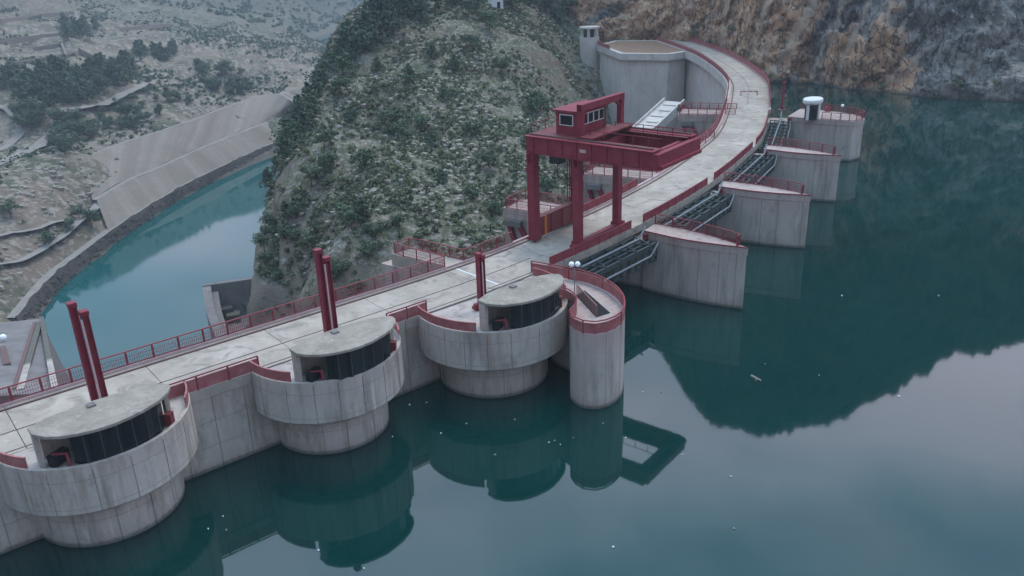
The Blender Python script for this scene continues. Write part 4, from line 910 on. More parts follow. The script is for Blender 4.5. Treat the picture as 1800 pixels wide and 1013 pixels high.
# cabin
cb = cbox('cabin', -2.5, 2.8, -0.75, 1.75, 10.06, 12.35)
cbox('cabin_roof', -2.8, 3.1, -1.05, 2.05, 12.35, 12.55, None, cb)
for i in range(4):
    a = -1.6 + i * 1.0; f = cbox('window_frame', a, a + 0.95, 1.75, 1.80, 10.95, 12.1, M['white'], cb); cbox('window_pane', a + .09, a + .86, 1.79, 1.815, 11.04, 12.0, M['dark'], cb)
f = cbox('window_frame', -2.56, -2.5, -0.3, 1.3, 10.95, 12.1, M['white'], cb); cbox('window_pane', -2.575, -2.54, -0.2, 1.2, 11.04, 12.0, M['dark'], cb)
cbox('door', 2.4, 2.75, 1.75, 1.81, 10.1, 12.1, M['redplate'], cb)
# portal frame over the lake-side legs
cbox('portal_post', -3.3, -2.75, 2.25, 2.8, 9.85, 13.36); cbox('portal_post', 4.1, 4.65, 2.25, 2.8, 9.85, 13.36)
cbox('portal_beam', -3.3, 4.65, 2.22, 2.83, 12.72, 13.4)
for a_, b_ in ((3.6, 2.9), (-3.2, -2.5)):
    mb = MB(); mb.bar((a_ + .5, -2.52, zm(12.2)), (b_ + .5, -2.52, zm(12.74)), 0.3, 0.3); part('knee_brace', mb, M['red'], cr_)
for x in (-3.6, -1.2, 1.2, 3.4):
    cbox('stanchion', x - .035, x + .035, -3.03, -2.96, 10.06, 11.0)
cbox('handrail', -3.7, 3.5, -3.03, -2.96, 10.98, 11.05); cbox('handrail', -3.7, 3.5, -3.03, -2.96, 10.5, 10.56)
cbox('hoist_block', -2.6, -1.4, -1.6, -0.4, 6.9, 8.25, M['steel']); mb = MB(); mb.tube((-2.0, 1.0, 8.1), (-2.0, 1.0, 6.4), 0.06, 6); part('hoist_rope', mb, M['rail'], cr_)
mb = MB(); mb.bar((3.0, 2.9, 9.4), (3.0, 2.9, 2.6), 0.08); mb.bar((2.55, 2.9, 9.4), (2.55, 2.9, 2.6), 0.08)
for z in np.arange(2.8, 8.2, 0.4): mb.bar((2.55, 2.9, z), (3.0, 2.9, z), 0.05)
part('ladder', mb, M['red'], cr_)

# ------------------------------------------------------------------ far pier: white cabin, mast, lamp
A, ax, nr, L, wid = PINFO[3]
cpos = un(1428, 188, 8.6); fr = thing('valve_cabin', 'small white roofed cabin with dark openings on the farthest pier', 'cabin', (cpos[0], cpos[1], 6.7), math.atan2(ax[1], ax[0]) + 1.45)
mb = MB(); R_ = [(2.2 * math.cos(t), 1.5 * math.sin(t)) for t in np.linspace(0, 2 * math.pi, 28, endpoint=False)]; mb.prism([(x * .9, y * .9) for x, y in R_], 2.5, 2.75, R_); mb.prism(R_, 2.75, 3.15); mb.prism(R_, 3.15, 3.3, [(x * .93, y * .93) for x, y in R_]); part('roof_slab', mb, M['white'], fr)
mb = MB(); mb.prism([(x * .72, y * .72) for x, y in R_], 0, 2.5); part('glazing', mb, M['glass'], fr)
for x, y in ((-1.75, 0.0), (1.75, 0.0), (0.0, -1.1)):
    mb = MB(); mb.box((x, y, 1.25), (0.55, 0.35, 2.5)); part('column', mb, M['white'], fr)
g0 = un(1455, 196, 6.7); mb = MB(); mb.box((0, 0, 0.4), (0.9, 0.7, 0.8)); mb.tube((0.2, 0, 0.8), (0.2, 0, 1.2), 0.18, 8); q = tag(link('valve_box', mb.mesh('valve_box', M['redrail'])), 'small faded red machine box beside the white cabin', 'box'); q.location = (g0[0], g0[1], 6.7)
g0 = un(1374, 197, 6.7); hm = thing('hoist_mast', 'thin dark red mast on a block beside the white cabin', 'mast', (g0[0], g0[1], 6.7), 0.9, 'red gate hoist masts')
mb = MB(); mb.box((0, 0, 2.6), (0.3, 0.3, 4.8)); part('column', mb, M['red'], hm); mb = MB(); mb.box((0, 0, 0.25), (1.7, 1.1, 0.5)); mb.box((0.3, 0, 0.65), (0.6, 0.6, 0.5)); part('foot_block', mb, M['rail'], hm); mb = MB(); mb.box((0, 0, 5.05), (0.4, 0.4, 0.2)); part('head_plate', mb, M['red'], hm)
g0 = un(1478, 213, 6.7); lq = thing('lamp_post', 'slim lamp post with a white globe on the farthest pier', 'lamp', (g0[0], g0[1], 6.7))
mb = MB(); mb.tube((0, 0, 0), (0, 0, 2.3), 0.05, 6); part('pole', mb, M['grey'], lq); mb = MB(); mb.sphere((0, 0, 2.5), 0.26, 10, 6); part('globe', mb, M['globe'], lq)

# ------------------------------------------------------------------ left abutment block of the arch, its tower, chute
ab = thing('abutment_block', 'tall pale concrete block closing the inner side of the arch', 'abutment', (36, 245, 0))
AB = [(43.5, 232.0), (31.8, 236.5), (28.2, 257.0), (34, 266), (50, 262), (49.0, 236)]
mb = MB(); mb.prism(AB, -58, 5.0); part('block', mb, M['arch'], ab, True)
c_ = np.mean(np.array(AB), axis=0); g2 = [tuple(np.array(p) + (np.array(p) - c_) / np.linalg.norm(np.array(p) - c_) * 0.9) for p in AB]
mb = MB(); mb.prism(g2, 5.0, 6.72); part('coping', mb, M['arch'], ab, True)
g3 = [tuple(np.array(p) + (np.array(p) - c_) / np.linalg.norm(np.array(p) - c_) * -0.9) for p in AB]; mb = MB(); mb.prism(g3, 6.2, 6.76); part('gravel_fill', mb, M['gravel'], ab, True)
railing([g2[2], tuple(np.array(g2[2]) * .45 + np.array(g2[1]) * .55)], 6.72, 'short dark red railing on the far left end of the arch', True)
tw = thing('abutment_tower', 'round concrete turret with two dark openings at the far end of the arch', 'tower', (25.6, 262.0, -9.6))
mb = MB(); mb.tube((0, 0, -14), (0, 0, 18.2), 2.9, 24); part('shaft', mb, M['arch'], tw)
mb = MB()
for a in range(6): mb.box((2.3 * math.cos(a * 1.047 + .3), 2.3 * math.sin(a * 1.047 + .3), 19.4), (0.8, 0.8, 2.4), a * 1.047 + .3)
part('pillar_ring', mb, M['arch'], tw); mb = MB(); mb.tube((0, 0, 18.2), (0, 0, 20.6), 1.9, 16); part('dark_core', mb, M['dark'], tw); mb = MB(); mb.tube((0, 0, 20.6), (0, 0, 21.1), 3.0, 24); part('cap', mb, M['arch'], tw)
ch = thing('spillway_chute', 'stepped pale concrete chute slanting down inside the arch', 'chute', (33, 190, -4))
c0 = np.array([*un(1185, 184, 1.5)[:2], 1.5]); c1 = at(1128, 236, 176); dv = c1 - c0; hd = np.array([dv[1], -dv[0], 0]); hd /= np.linalg.norm(hd)
mb = MB(); mb.bar(c0, c1 + dv * .25, 4.8, 1.4); part('slab', mb, M['arch'], ch, True)
for i in range(5):
    p = c0 + dv * (i + .7) / 5.2; mb = MB(); mb.bar(p + hd * (1.5 - .5 * (i % 2)) + (0, 0, .75), p - hd * 1.4 + (0, 0, .75), 1.0, 0.16); part('step', mb, M['arch'], ch, True)
for k in (-2.3, 2.3):
    mb = MB(); mb.bar(c0 + hd * k + (0, 0, 1.0), c1 + dv * .25 + hd * k + (0, 0, .8), 0.3, .7); part('side_wall', mb, M['arch'], ch, True)

c2 = at(1206, 205, 176); vm = thing('valve_stand', 'small red and grey steel valve stand beside the pale chute', 'machinery', tuple(c2), 0.5)
for q in range(4):
    mb = MB(); mb.bar((-2 + q * 1.2, -1 + .4 * q, -4), (-1.4 + q * 1.2, 1 - .5 * q, 1.6 - .4 * q), 0.28); part('strut', mb, M['red'] if q % 2 else M['steel'], vm)
mb = MB(); mb.box((0, 0, 1.0), (3.4, 1.4, 0.5)); part('deck_plate', mb, M['grey'], vm); mb = MB(); mb.box((-1.2, 0.2, 1.9), (1.0, 0.9, 1.2)); mb.tube((0.3, 0, 1.5), (1.6, 0.2, 1.5), 0.4, 10); part('actuator', mb, M['steel'], vm)
# ------------------------------------------------------------------ downstream works on the left
ob = thing('outlet_basin', 'dark concrete outlet basin with a curved wall at the foot of the hill', 'basin', (-40, 130, -45))
zq = -36.0
q = [un(*p, zq)[:2] for p in [(356, 505), (362, 545), (378, 590), (400, 640)]]; qq = catmull([tuple(p) for p in q], 1.0)
nq = lambda P, w: P + np.stack([np.gradient(P[:, 1]), -np.gradient(P[:, 0])], 1) / np.linalg.norm(np.gradient(P, axis=0), axis=1)[:, None] * w
inner = nq(qq, -1.8); mb = MB()
for i in range(len(qq) - 1): mb.prism([qq[i], qq[i + 1], inner[i + 1], inner[i]], -62, zq)
part('curved_wall', mb, M['oldc'], ob, True)
inner2 = nq(qq, -3.2); mb = MB()
for i in range(len(qq) - 1): mb.prism([inner[i], inner[i + 1], inner2[i + 1], inner2[i]], -62, zq - 1.6)
part('ledge', mb, M['oldc'], ob, True)
k0 = un(356, 503, zq)[:2]; k1 = un(470, 487, zq)[:2]; dk = (k1 - k0) / np.linalg.norm(k1 - k0); pk = np.array([-dk[1], dk[0]])
mb = MB(); mb.prism([k0, k1, k1 + pk * 1.4, k0 + pk * 1.4], -62, zq); part('end_wall', mb, M['oldc'], ob, True)
mb = MB(); mb.prism([k0, k1, un(470, 600, zq)[:2], un(400, 640, zq)[:2]], -62, -44.5); part('floor', mb, M['oldc'], ob, True)
mb = MB(); f0 = un(392, 548, -43); mb.box((f0[0], f0[1], -43.0), (4, 5, 3), .5); mb.box((f0[0] + 3, f0[1] - 2, -43.6), (3, 3, 2), .3); mb.tube((f0[0] + 2, f0[1] + 3, -42), (f0[0] + 7, f0[1] + 1, -42), .7, 10); part('valve_block', mb, M['conc'], ob, True)
bt = thing('downstream_buttress', 'sloping grey concrete buttress wall behind the railing at the left edge', 'buttress', (-60, 70, -10))
ztop = -14.0
e0 = un(72, 562, ztop); e1 = un(98, 690, ztop + 0); e2 = un(40, 690, -8); 
mb = MB(); a0 = at(70, 560, 118); a1 = at(96, 690, 74); a2 = at(-60, 700, 74); a3 = at(-60, 575, 118)
lowr = lambda p, d=30: (p[0] + 4, p[1] + 3, p[2] - d)
mb.add([a0, a1, a2, a3, lowr(a0), lowr(a1), lowr(a2), lowr(a3)], [(0, 1, 2, 3), (7, 6, 5, 4), (0, 4, 5, 1), (1, 5, 6, 2), (2, 6, 7, 3), (3, 7, 4, 0)]); part('wall', mb, M['oldc'], bt, True)
def onf(px, py, lift=0.0):   # on the sloping face
    nrm = np.cross(np.array(a1) - a0, np.array(a3) - a0); nrm /= np.linalg.norm(nrm); nrm = nrm if nrm[2] > 0 else -nrm; r = ray(px, py); C0 = np.array([0, 0, CAM_H]); t = ((np.array(a0) - C0) @ nrm) / (r @ nrm); return C0 + r * t + nrm * lift
mb = MB(); mb.bar(onf(74, 565, .3), onf(98, 692, .3), 0.5, 0.6); part('edge_beam', mb, M['conc'], bt, True)
mb = MB(); mb.bar(onf(62, 572, .2), onf(26, 692, .2), 0.35, 0.5); part('pipe', mb, M['rail'], bt, True)
mb = MB(); mb.bar(onf(70, 572, .2), onf(36, 692, .2), 0.6, 0.4); part('pale_rib', mb, M['conc'], bt, True)
mb = MB(); mb.bar(onf(6, 618, .3), onf(14, 650, .3), .6, .6); part('dark_recess', mb, M['rail'], bt, True)
mb = MB(); p = onf(7, 606, .8); mb.sphere(p, 0.38, 10, 6); q = tag(link('flood_lamp', mb.mesh('flood_lamp', M['globe'])), 'round white lamp on the sloping buttress at the left edge', 'lamp')

# ------------------------------------------------------------------ small hut on the hill
p = at(872, 24, 258); hz = float(hill_h(p[0], p[1])); ht = thing('hut', 'tiny white hut near the top of the hill', 'hut', (p[0], p[1], hz - 0.5), 0.3)
mb = MB(); mb.box((0, 0, 1.6), (3.6, 3.0, 3.2)); part('wall', mb, M['white'], ht); mb = MB(); mb.box((0, 0, 3.3), (4.0, 3.4, 0.25)); part('roof', mb, M['roof'], ht); mb = MB(); mb.box((0.4, -1.5, 1.1), (0.9, 0.08, 1.9)); part('door', mb, M['dark'], ht)

# ================================================================== PLANTS AND LOOSE THINGS
def tri_blob(rng, centers, radii, per, size, flat=0.0, zmin=None):
    """leaf-sized quads scattered near the shells of several clumps"""
    co = []; 
    for c, r in zip(centers, radii):
        d = rng.normal(size=(per, 3)); d /= np.linalg.norm(d, axis=1)[:, None]
        p = np.array(c) + d * np.array(r) * (0.55 + 0.5 * rng.random((per, 1)))
        a = rng.normal(size=(per, 3)); a -= (a * d).sum(1)[:, None] * d * 0.6; a /= np.linalg.norm(a, axis=1)[:, None]
        b = np.cross(d, a); b /= np.linalg.norm(b, axis=1)[:, None] + 1e-9
        s = size * (0.6 + 0.8 * rng.random((per, 1)))
        co.append(np.stack([p - a * s, p + b * s * .6, p + a * s, p - b * s * .6], 1))
    co = np.concatenate(co).reshape(-1, 3); return co
def blob_mesh(name, co, mat):
    me = bpy.data.meshes.new(name); quick(me, co, np.arange(len(co)).reshape(-1, 4), 4); me.materials.append(mat); return me
rg = np.random.default_rng(5)
def tree_proto(kind, seed):
    r = np.random.default_rng(seed); C_ = []; R_ = []
    if kind == 'pine':      # uneven, rounded-conical
        for k in range(13):
            z = 0.25 + 0.75 * k / 12; w = 0.40 * (1 - ((z - 0.25) / 0.78) ** 1.5) + 0.05; a = r.random() * 6.28; o = w * 0.6 * r.random() ** .5
            C_.append((o * math.cos(a), o * math.sin(a), z - .04)); q = w * (0.55 + .3 * r.random()); R_.append((q, q, q * 0.6))
        co = tri_blob(r, C_, R_, 52, 0.048); mat = M['pine']
    else:
        for k in range(11):
            a = r.random() * 6.28; o = 0.34 * r.random() ** .5; z = 0.35 + 0.5 * r.random(); C_.append((o * math.cos(a), o * math.sin(a), z)); q = 0.17 + .13 * r.random(); R_.append((q, q, q * .8))
        co = tri_blob(r, C_, R_, 58, 0.05); mat = M['leaf']
    crown = blob_mesh('crown', co, mat)
    mb = MB(); mb.tube((0, 0, -0.12), (0.02, 0.01, 0.55), 0.03, 7, 0.012)
    for k in range(4):
        a = r.random() * 6.28; z = 0.25 + .1 * k; mb.tube((0.01, 0, z), (0.2 * math.cos(a), .2 * math.sin(a), z + .15), 0.012, 5, 0.005)
    return crown, mb.mesh('trunk', M['bark'])
PINES = [tree_proto('pine', 20 + i) for i in range(5)]; LEAFS = [tree_proto('leaf', 40 + i) for i in range(5)]
def plant(x, y, z, h, kind, label, group, squash=1.0):
    cm, tm = random.choice(PINES if kind == 'pine' else LEAFS)
    o = thing('pine_tree' if kind == 'pine' else 'leafy_tree', label, 'tree', (x, y, z), random.random() * 6.28, group)
    s = h; o.scale = (s * squash, s * squash, s)
    link('trunk', tm, o); link('crown', cm, o); return o
def march(px, py, f, t0=60, t1=900, dt=1.0):
    r = ray(px, py); t = np.arange(t0, t1, dt) / math.hypot(r[0], r[1]); x = r[0] * t; y = r[1] * t
    h = f(x, y); below = CAM_H + r[2] * t < h
    if not below.any(): return None
    k = int(np.argmax(below)); return np.array([x[k], y[k], h[k]])
# -- trees on the hill ridge line against the river
n = 0
for (px, py), hh in zip([(470, 330), (482, 300), (496, 280), (500, 252), (515, 235), (522, 205), (540, 190), (552, 165), (560, 150), (575, 128), (590, 118), (600, 104), (612, 100), (628, 80), (640, 62), (655, 45), (662, 28), (680, 20), (690, 8), (705, 10), (515, 260), (530, 225), (545, 205), (610, 120), (598, 130), (638, 92), (655, 72)],
                        [4.5, 4, 5, 6, 5, 5.5, 6, 5, 6, 6.5, 6, 7, 9, 7, 8, 9, 8, 9, 8, 7, 6, 5, 5, 6, 6, 7, 7]):
    p = march(px + 6, py + 6, hill_h)
    if p is None or p[1] < 90: continue
    plant(p[0], p[1], p[2] - .3, hh * 1.0, 'pine', 'dark pine on the left ridge of the central hill, ' + ('high up near the top edge' if py < 70 else 'upper stretch above the embankment' if py < 160 else 'middle stretch opposite the embankment end' if py < 240 else 'low stretch beside the river'), 'pines along the ridge of the central hill', 1.15)
# -- trees scattered on the face of the hill
HT = [(480, 430, 5), (500, 415, 4), (515, 440, 4.5), (600, 490, 4), (640, 395, 5.5), (620, 405, 5), (650, 470, 4), (520, 380, 4.5), (505, 395, 4), (700, 250, 6), (690, 235, 6), (740, 230, 5), (760, 260, 5), (835, 240, 5), (950, 200, 6), (935, 205, 5.5), (930, 270, 6), (945, 185, 5), (985, 290, 5), (900, 375, 4.5), (870, 385, 4), (960, 350, 4.5), (620, 220, 5), (640, 300, 5), (600, 380, 4), (555, 440, 4.5), (700, 400, 3.6), (780, 330, 4), (830, 360, 4), (860, 300, 4.5), (800, 130, 6), (760, 110, 6), (830, 90, 6), (720, 150, 6), (860, 60, 6), (900, 20, 7), (930, 12, 7), (960, 20, 7), (985, 40, 6), (1000, 30, 7), (880, 130, 5), (780, 180, 5), (740, 40, 8), (770, 20, 8), (800, 10, 8), (830, 30, 7), (690, 60, 8), (720, 30, 8), (665, 130, 6), (570, 260, 5), (580, 300, 5), (548, 330, 4.5), (600, 170, 6), (470, 470, 4), (490, 500, 4), (465, 440, 4), (478, 405, 4.5), (590, 520, 4), (630, 520, 3.8), (660, 430, 4)]
for px, py, hh in HT:
    p = march(px, py, hill_h)
    if p is None: continue
    kd = 'leaf' if (px * 7 + py) % 3 else 'pine'
    plant(p[0], p[1], p[2] - .3, hh * (0.74 if py > 60 else 0.95), kd, ('round bushy tree' if kd == 'leaf' else 'pointed dark pine') + (' high' if py < 140 else ' midway up' if py < 300 else ' low') + ' on the central hill, ' + ('near its left ridge' if px < 590 else 'in the middle of its face' if px < 790 else 'towards the crane and arch'), 'bushy trees on the face of the central hill', 1.2)
# -- left bank
for px, py, hh, lab in [(20, 384, 6.5, 'round dark tree standing alone left of the riverside trees, near the left edge'), (91, 438, 6.5, 'lowest of the dark round trees on the bank, nearest the river path'), (124, 412, 5.5, 'pale green round tree in the cluster above the river path'), (163, 404, 7, 'rightmost and largest round tree above the river path'), (140, 387, 5.5, 'small round tree at the top of the cluster above the river path')]:
    p = march(px, py, bank_h); plant(p[0], p[1], p[2] - .3, hh, 'leaf', lab, None, 1.05)
def poly_pts(poly, n, rs):
    xs = [a for a, b in poly]; ys_ = [b for a, b in poly]; o = []
    while len(o) < n:
        x = rs.uniform(min(xs), max(xs)); y = rs.uniform(min(ys_), max(ys_)); c = False
        for i in range(len(poly)):
            (x1, y1), (x2, y2) = poly[i], poly[i - 1]
            if (y1 > y) != (y2 > y) and x < (x2 - x1) * (y - y1) / (y2 - y1) + x1: c = not c
        if c: o.append((x, y))
    return o
rs = random.Random(3)
for poly, n, h0, h1, kind, lab, grp in [
    ([(35, 175), (60, 150), (150, 135), (240, 118), (245, 140), (190, 165), (110, 195), (50, 200)], 62, 9, 13, 'pine', 'dark tree in the dense wood strip above the valley road', 'trees of the wood strip above the valley road'),
    ([(100, 215), (140, 205), (140, 260), (115, 285), (98, 270)], 16, 6, 9, 'leaf', 'dark tree in the clump below the bend of the valley road', 'trees in the clump below the road bend'),
    ([(30, 205), (75, 205), (80, 235), (40, 240)], 7, 7, 10, 'leaf', 'green tree in the corner between the two valley roads', 'trees between the two valley roads'),
    ([(140, 215), (250, 170), (330, 150), (350, 190), (260, 220), (150, 250)], 42, 4, 7, 'leaf', 'dark bushy tree between the valley road and the embankment', 'bushy trees between road and embankment'),
    ([(350, 120), (450, 130), (470, 160), (400, 170), (350, 150)], 22, 5, 8, 'leaf', 'hazy tree on the valley floor beyond the embankment', 'hazy trees beyond the embankment'),
    ([(240, 95), (310, 95), (300, 115), (250, 112)], 14, 7, 10, 'pine', 'hazy tree in the small grove above the wood strip', 'trees of the small hazy grove'),
    ([(110, 50), (170, 45), (175, 70), (120, 72)], 10, 8, 11, 'pine', 'hazy tree among the upper terraced fields', 'trees among the terraced fields'),
    ([(0, 140), (35, 140), (35, 165), (0, 165)], 7, 8, 11, 'pine', 'hazy dark tree at the left edge above the road', 'trees at the left edge above the road')]:
    for px, py in poly_pts(poly, n, rs):
        p = march(px, py, bank_h, 150, 1200, 2.0)
        if p is None: continue
        plant(p[0], p[1], p[2] - .4, rs.uniform(h0, h1), kind, lab + (', left part' if (px - min(q[0] for q in poly)) < .34 * (max(q[0] for q in poly) - min(q[0] for q in poly)) else ', right part' if (px - min(q[0] for q in poly)) > .67 * (max(q[0] for q in poly) - min(q[0] for q in poly)) else ', middle part'), grp, 1.1)
# -- shrubs: three hundred individuals, the rest as one ground cover
def shrub_mesh(seed, per=26, size=0.16, nc=5):
    r = np.random.default_rng(seed); C_ = []; R_ = []
    for k in range(nc):
        a = r.random() * 6.28; o = .4 * r.random(); C_.append((o * math.cos(a), o * math.sin(a), .22 + .3 * r.random())); q = .32 + .2 * r.random(); R_.append((q, q, q * .75))
    return tri_blob(r, C_, R_, per, size)
SH = [blob_mesh('shrub', shrub_mesh(60 + i), M['scrub']) for i in range(6)]
cnt = 0; r3 = random.Random(9)
while cnt < 300:
    px = r3.uniform(455, 1010); py = r3.uniform(150, 545); p = march(px, py, hill_h, 100, 330)
    if p is None or p[1] < 96 or p[1] > 240: continue
    sl_ = ('upper' if py < 250 else 'middle' if py < 390 else 'lower') + (' left' if px < 620 else ' middle' if px < 800 else ' right')
    if r3.random() > 1.6 * 120 / max(120, p[1]) - 0.45: continue
    if float(fbm(p[0] * .08, p[1] * .08, 8.8, 3)) < -0.35: continue
    o = tag(link('shrub', SH[cnt % 6]), 'low grey-green shrub between pale rocks on the ' + sl_ + ' face of the central hill', 'shrub', 'shrubs on the face of the central hill')
    s = r3.uniform(0.8, 1.6); o.location = (p[0], p[1], p[2] - .1); o.scale = (s, s, s * r3.uniform(.7, 1.1)); o.rotation_euler = (0, 0, r3.random() * 6.28); cnt += 1
def scatter(name, protos, n, f, box, mat, smin, smax, accept, seed, kind='stuff', sink=.1):
    r = np.random.default_rng(seed); P = []
    x = r.uniform(box[0], box[1], n); y = r.uniform(box[2], box[3], n); z = f(x, y); ok = accept(x, y, z, r); x, y, z = x[ok], y[ok], z[ok]
    V = []; nv = 0
    for i, pr in enumerate(protos):
        sel = np.arange(len(x)) % len(protos) == i; m = sel.sum()
        if m == 0: continue
        s = r.uniform(smin, smax, m) ; a = r.uniform(0, 6.28, m); c, sn = np.cos(a), np.sin(a)
        Q = np.empty((m, len(pr), 3)); Q[..., 0] = (pr[None, :, 0] * c[:, None] - pr[None, :, 1] * sn[:, None]) * s[:, None] + x[sel][:, None]
        Q[..., 1] = (pr[None, :, 0] * sn[:, None] + pr[None, :, 1] * c[:, None]) * s[:, None] + y[sel][:, None]; Q[..., 2] = pr[None, :, 2] * s[:, None] + z[sel][:, None] - sink
        V.append(Q.reshape(-1, 3))
    return np.concatenate(V)
SP = [shrub_mesh(80 + i, 6, 0.30, 3) for i in range(6)]
def acc_h(x, y, z, r):
    g = (fbm(x * .07, y * .07, 2.2, 4) > -0.75 + 0.6 * r.random(len(x))) & (z > -30)
    nearwall = ((y < 130) & (((x + 8) * 0.627 + (y - 66.2) * -0.779) > -10))
    bowl = (x > 23) & (y > 110) & (y < 250)
    return g & ~nearwall & ~bowl & ~((x > 27) & (y > 250))
co = scatter('scrub', SP, 42000, hill_h, (-80, 55, 95, 330), None, 0.35, 1.15, acc_h, 4)
tag(link('scrub_cover', blob_mesh('scrub_cover', co, M['scrub'])), kind='stuff')
def acc_b(x, y, z, r): return (z > -48) & (fbm(x * .02, y * .02, 6.6, 4) > -0.1 + .3 * r.random(len(x)))
co = scatter('scrub', SP, 26000, bank_h, (-420, -60, 190, 800), None, 0.6, 2.2, acc_b, 6)
tag(link('valley_scrub', blob_mesh('valley_scrub', co, M['leaf'])), kind='stuff')
# far slopes: bigger clumps
def acc_f(x, y, z, r): return (z > -50) & (fbm(x * .008, y * .008, 3.6, 4) > -0.2)
co = scatter('scrub', SP, 5000, bank_h, (-520, 60, 800, 1350), None, 2.5, 5.5, acc_f, 16)
tag(link('far_scrub', blob_mesh('far_scrub', co, M['pine'])), kind='stuff')
# rocks
def rock_proto(seed):
    r = np.random.default_rng(seed); b = MB(); b.sphere((0, 0, 0.15), 0.5, 5, 3, 0.8); v = np.array(b.v) * (0.7 + .6 * r.random((len(b.v), 1))); return v, b.f
def rocks(name, n, f, box, smin, smax, acc, seed):
    r = np.random.default_rng(seed); x = r.uniform(box[0], box[1], n); y = r.uniform(box[2], box[3], n); z = f(x, y); ok = acc(x, y, z, r); x, y, z = x[ok], y[ok], z[ok]
    protos = [rock_proto(200 + i) for i in range(6)]; V = []; F = []; b = 0
    for i in range(len(x)):
        v, fs = protos[i % 6]; s = smin + (smax - smin) * r.random() ** 3; a = r.random() * 6.28; c, sn = math.cos(a), math.sin(a)
        V.append(np.c_[(v[:, 0] * c - v[:, 1] * sn) * s * 1.3 + x[i], (v[:, 0] * sn + v[:, 1] * c) * s + y[i], v[:, 2] * s * 1.1 + z[i]]); 
        for q in fs: F.append(tuple(b + k for k in q))
        b += len(v)
    me = bpy.data.meshes.new(name); me.from_pydata(np.concatenate(V).tolist(), [], F); me.update(); me.materials.append(M['rock']); tag(link(name, me), kind='stuff')
rocks('loose_rocks', 24000, hill_h, (-80, 50, 98, 310), 0.2, 1.15, lambda x, y, z, r: acc_h(x, y, z, r) , 8)
rocks('bank_rocks', 5000, bank_h, (-260, -70, 170, 420), 0.4, 2.2, lambda x, y, z, r: (z > -49) & (z < -33), 9)
# bushes along the foot of the cliff and at the shore
for i in range(24):
    k = r3.randrange(60, 250); j = r3.randrange(4, 26); q = (CX2[j, k], CY2[j, k], CZ2[j, k])
    if q[0] > 110 or q[2] < 0.8: continue
    o = tag(link('shrub', SH[i % 6]), 'dark shrub clinging to the orange and grey cliff above the lake', 'shrub', 'shrubs on the cliff'); s = r3.uniform(0.9, 2.2); o.location = q; o.scale = (s, s, s); o.rotation_euler = (0, 0, r3.random() * 6.28)
V_ = []; F_ = []; b_ = 0; A0, B0 = shift(trk, -3.2, -5.4), shift(trk, -0.6, -0.4)
for i in range(2600):
    k = r3.randrange(len(trk)); t_ = r3.random(); q = A0[k] * (1 - t_) + B0[k] * t_ + np.array([r3.uniform(-1, 1), r3.uniform(-1, 1), 0]); v_, f_ = rock_proto(300 + i % 5); s = r3.uniform(.4, 1.1)
    V_.append(v_ * s + q); F_ += [tuple(b_ + z for z in ff) for ff in f_]; b_ += len(v_)
me = bpy.data.meshes.new('riprap_stones'); me.from_pydata(np.concatenate(V_).tolist(), [], F_); me.materials.append(M['riprap']); tag(link('riprap_stones', me), kind='stuff')
# terrace walls in the upper left fields
for k, P in enumerate([[(0, 78), (60, 72), (130, 66)], [(20, 118), (80, 108), (135, 100)], [(0, 40), (70, 30), (130, 26)], [(140, 92), (165, 104), (190, 116)], [(60, 90), (110, 84), (118, 104)], [(180, 60), (240, 52), (300, 46)]]):
    pts = [march(a, b, bank_h, 200, 1300, 2.0) for a, b in P]
    if any(p is None for p in pts): continue
    mb = MB()
    for a, b in zip(pts[:-1], pts[1:]): mb.bar((a[0], a[1], a[2] + .6), (b[0], b[1], b[2] + .6), 1.2, 3.0)
    tag(link('terrace_wall', mb.mesh('terrace_wall', M['stonewall'])), ['upper dry-stone terrace wall at the left edge', 'dry-stone terrace wall just above the wood strip', 'highest dry-stone terrace wall near the top left corner', 'slanting terrace wall above the right end of the wood strip', 'short bent terrace wall inside the pale fields', 'far terrace wall right of the hazy field trees'][k], 'wall', 'terrace walls of the upper left fields')
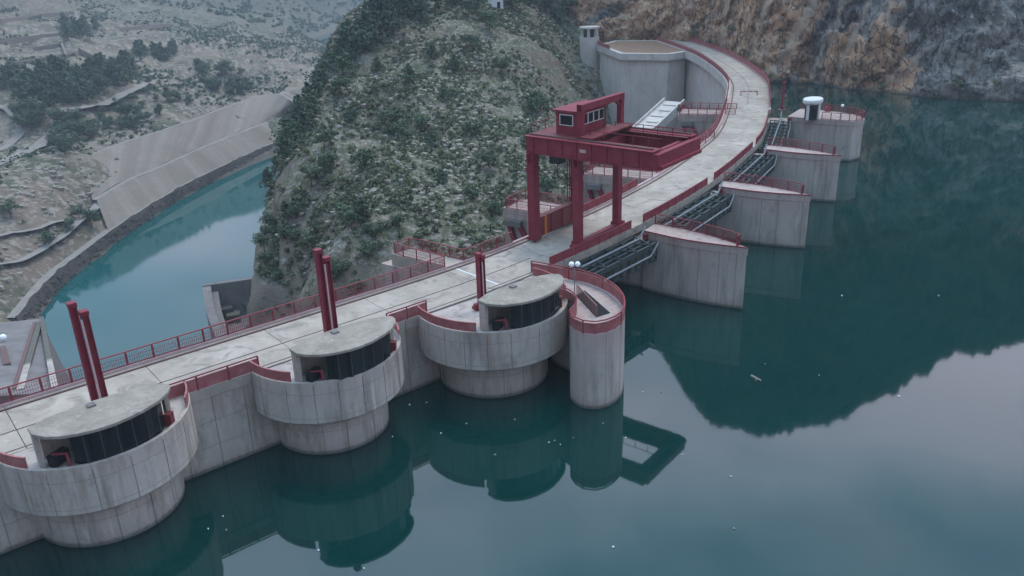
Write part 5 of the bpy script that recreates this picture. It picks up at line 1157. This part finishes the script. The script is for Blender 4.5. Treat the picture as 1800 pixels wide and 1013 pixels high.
# floating debris on the lake
db = random.Random(21)
for i, (px, py) in enumerate([(690, 768), (392, 908), (398, 932), (366, 930), (750, 708), (768, 690), (720, 712), (775, 762), (975, 775), (985, 782), (965, 778), (1008, 770), (640, 1000), (1285, 838), (1162, 690), (1580, 697), (1078, 962), (870, 800), (820, 745), (905, 738), (1060, 745), (1100, 770), (1200, 800), (1440, 660), (1480, 520), (1650, 520), (1290, 930), (560, 968), (1130, 690), (1345, 640)]):
    p = un(px, py, 0.0); s = db.uniform(0.05, 0.11); mb = MB()
    mb.prism([(s * math.cos(a) * db.uniform(.6, 1.2), s * .7 * math.sin(a) * db.uniform(.6, 1.2)) for a in np.linspace(0, 6.28, 8)[:-1]], -0.03, 0.06)
    o = tag(link('floating_debris', mb.mesh('floating_debris', M['globe' if i % 3 == 0 else 'white' if i % 3 == 1 else 'track'])), 'tiny pale scrap floating on the dark reservoir water', 'debris', 'pale scraps floating on the reservoir'); o.location = (p[0], p[1], 0.0); o.rotation_euler = (0, 0, db.random() * 6)
p = un(1328, 666, 0); mb = MB(); mb.tube((-0.55, 0, 0.05), (0.55, 0.1, 0.07), 0.12, 8, 0.08); mb.tube((0.1, 0, .06), (0.4, -0.35, 0.1), 0.05, 6, 0.03)
o = tag(link('driftwood', mb.mesh('driftwood', M['track'])), 'pale driftwood log floating in the middle of the dark reflection', 'log'); o.location = (p[0], p[1], 0); o.rotation_euler = (0, 0, -1.1)

# ------------------------------------------------------------------ the air
hz_ = MB(); hz_.box((-250, 650, 119), (1900, 2300, 386))
m = bpy.data.materials.new('haze'); m.use_nodes = True; t = m.node_tree; t.nodes.clear(); o = t.nodes.new('ShaderNodeOutputMaterial'); v = t.nodes.new('ShaderNodeVolumePrincipled')
v.inputs['Color'].default_value = (0.78, 0.90, 1.0, 1); v.inputs['Density'].default_value = HAZE; v.inputs['Anisotropy'].default_value = 0.0; t.links.new(v.outputs[0], o.inputs['Volume'])
tag(link('haze', hz_.mesh('haze', m)), kind='stuff')
print('objects', len(bpy.data.objects), 'tris~', sum(len(o.data.polygons) * 2 for o in bpy.data.objects if o.type == 'MESH'))
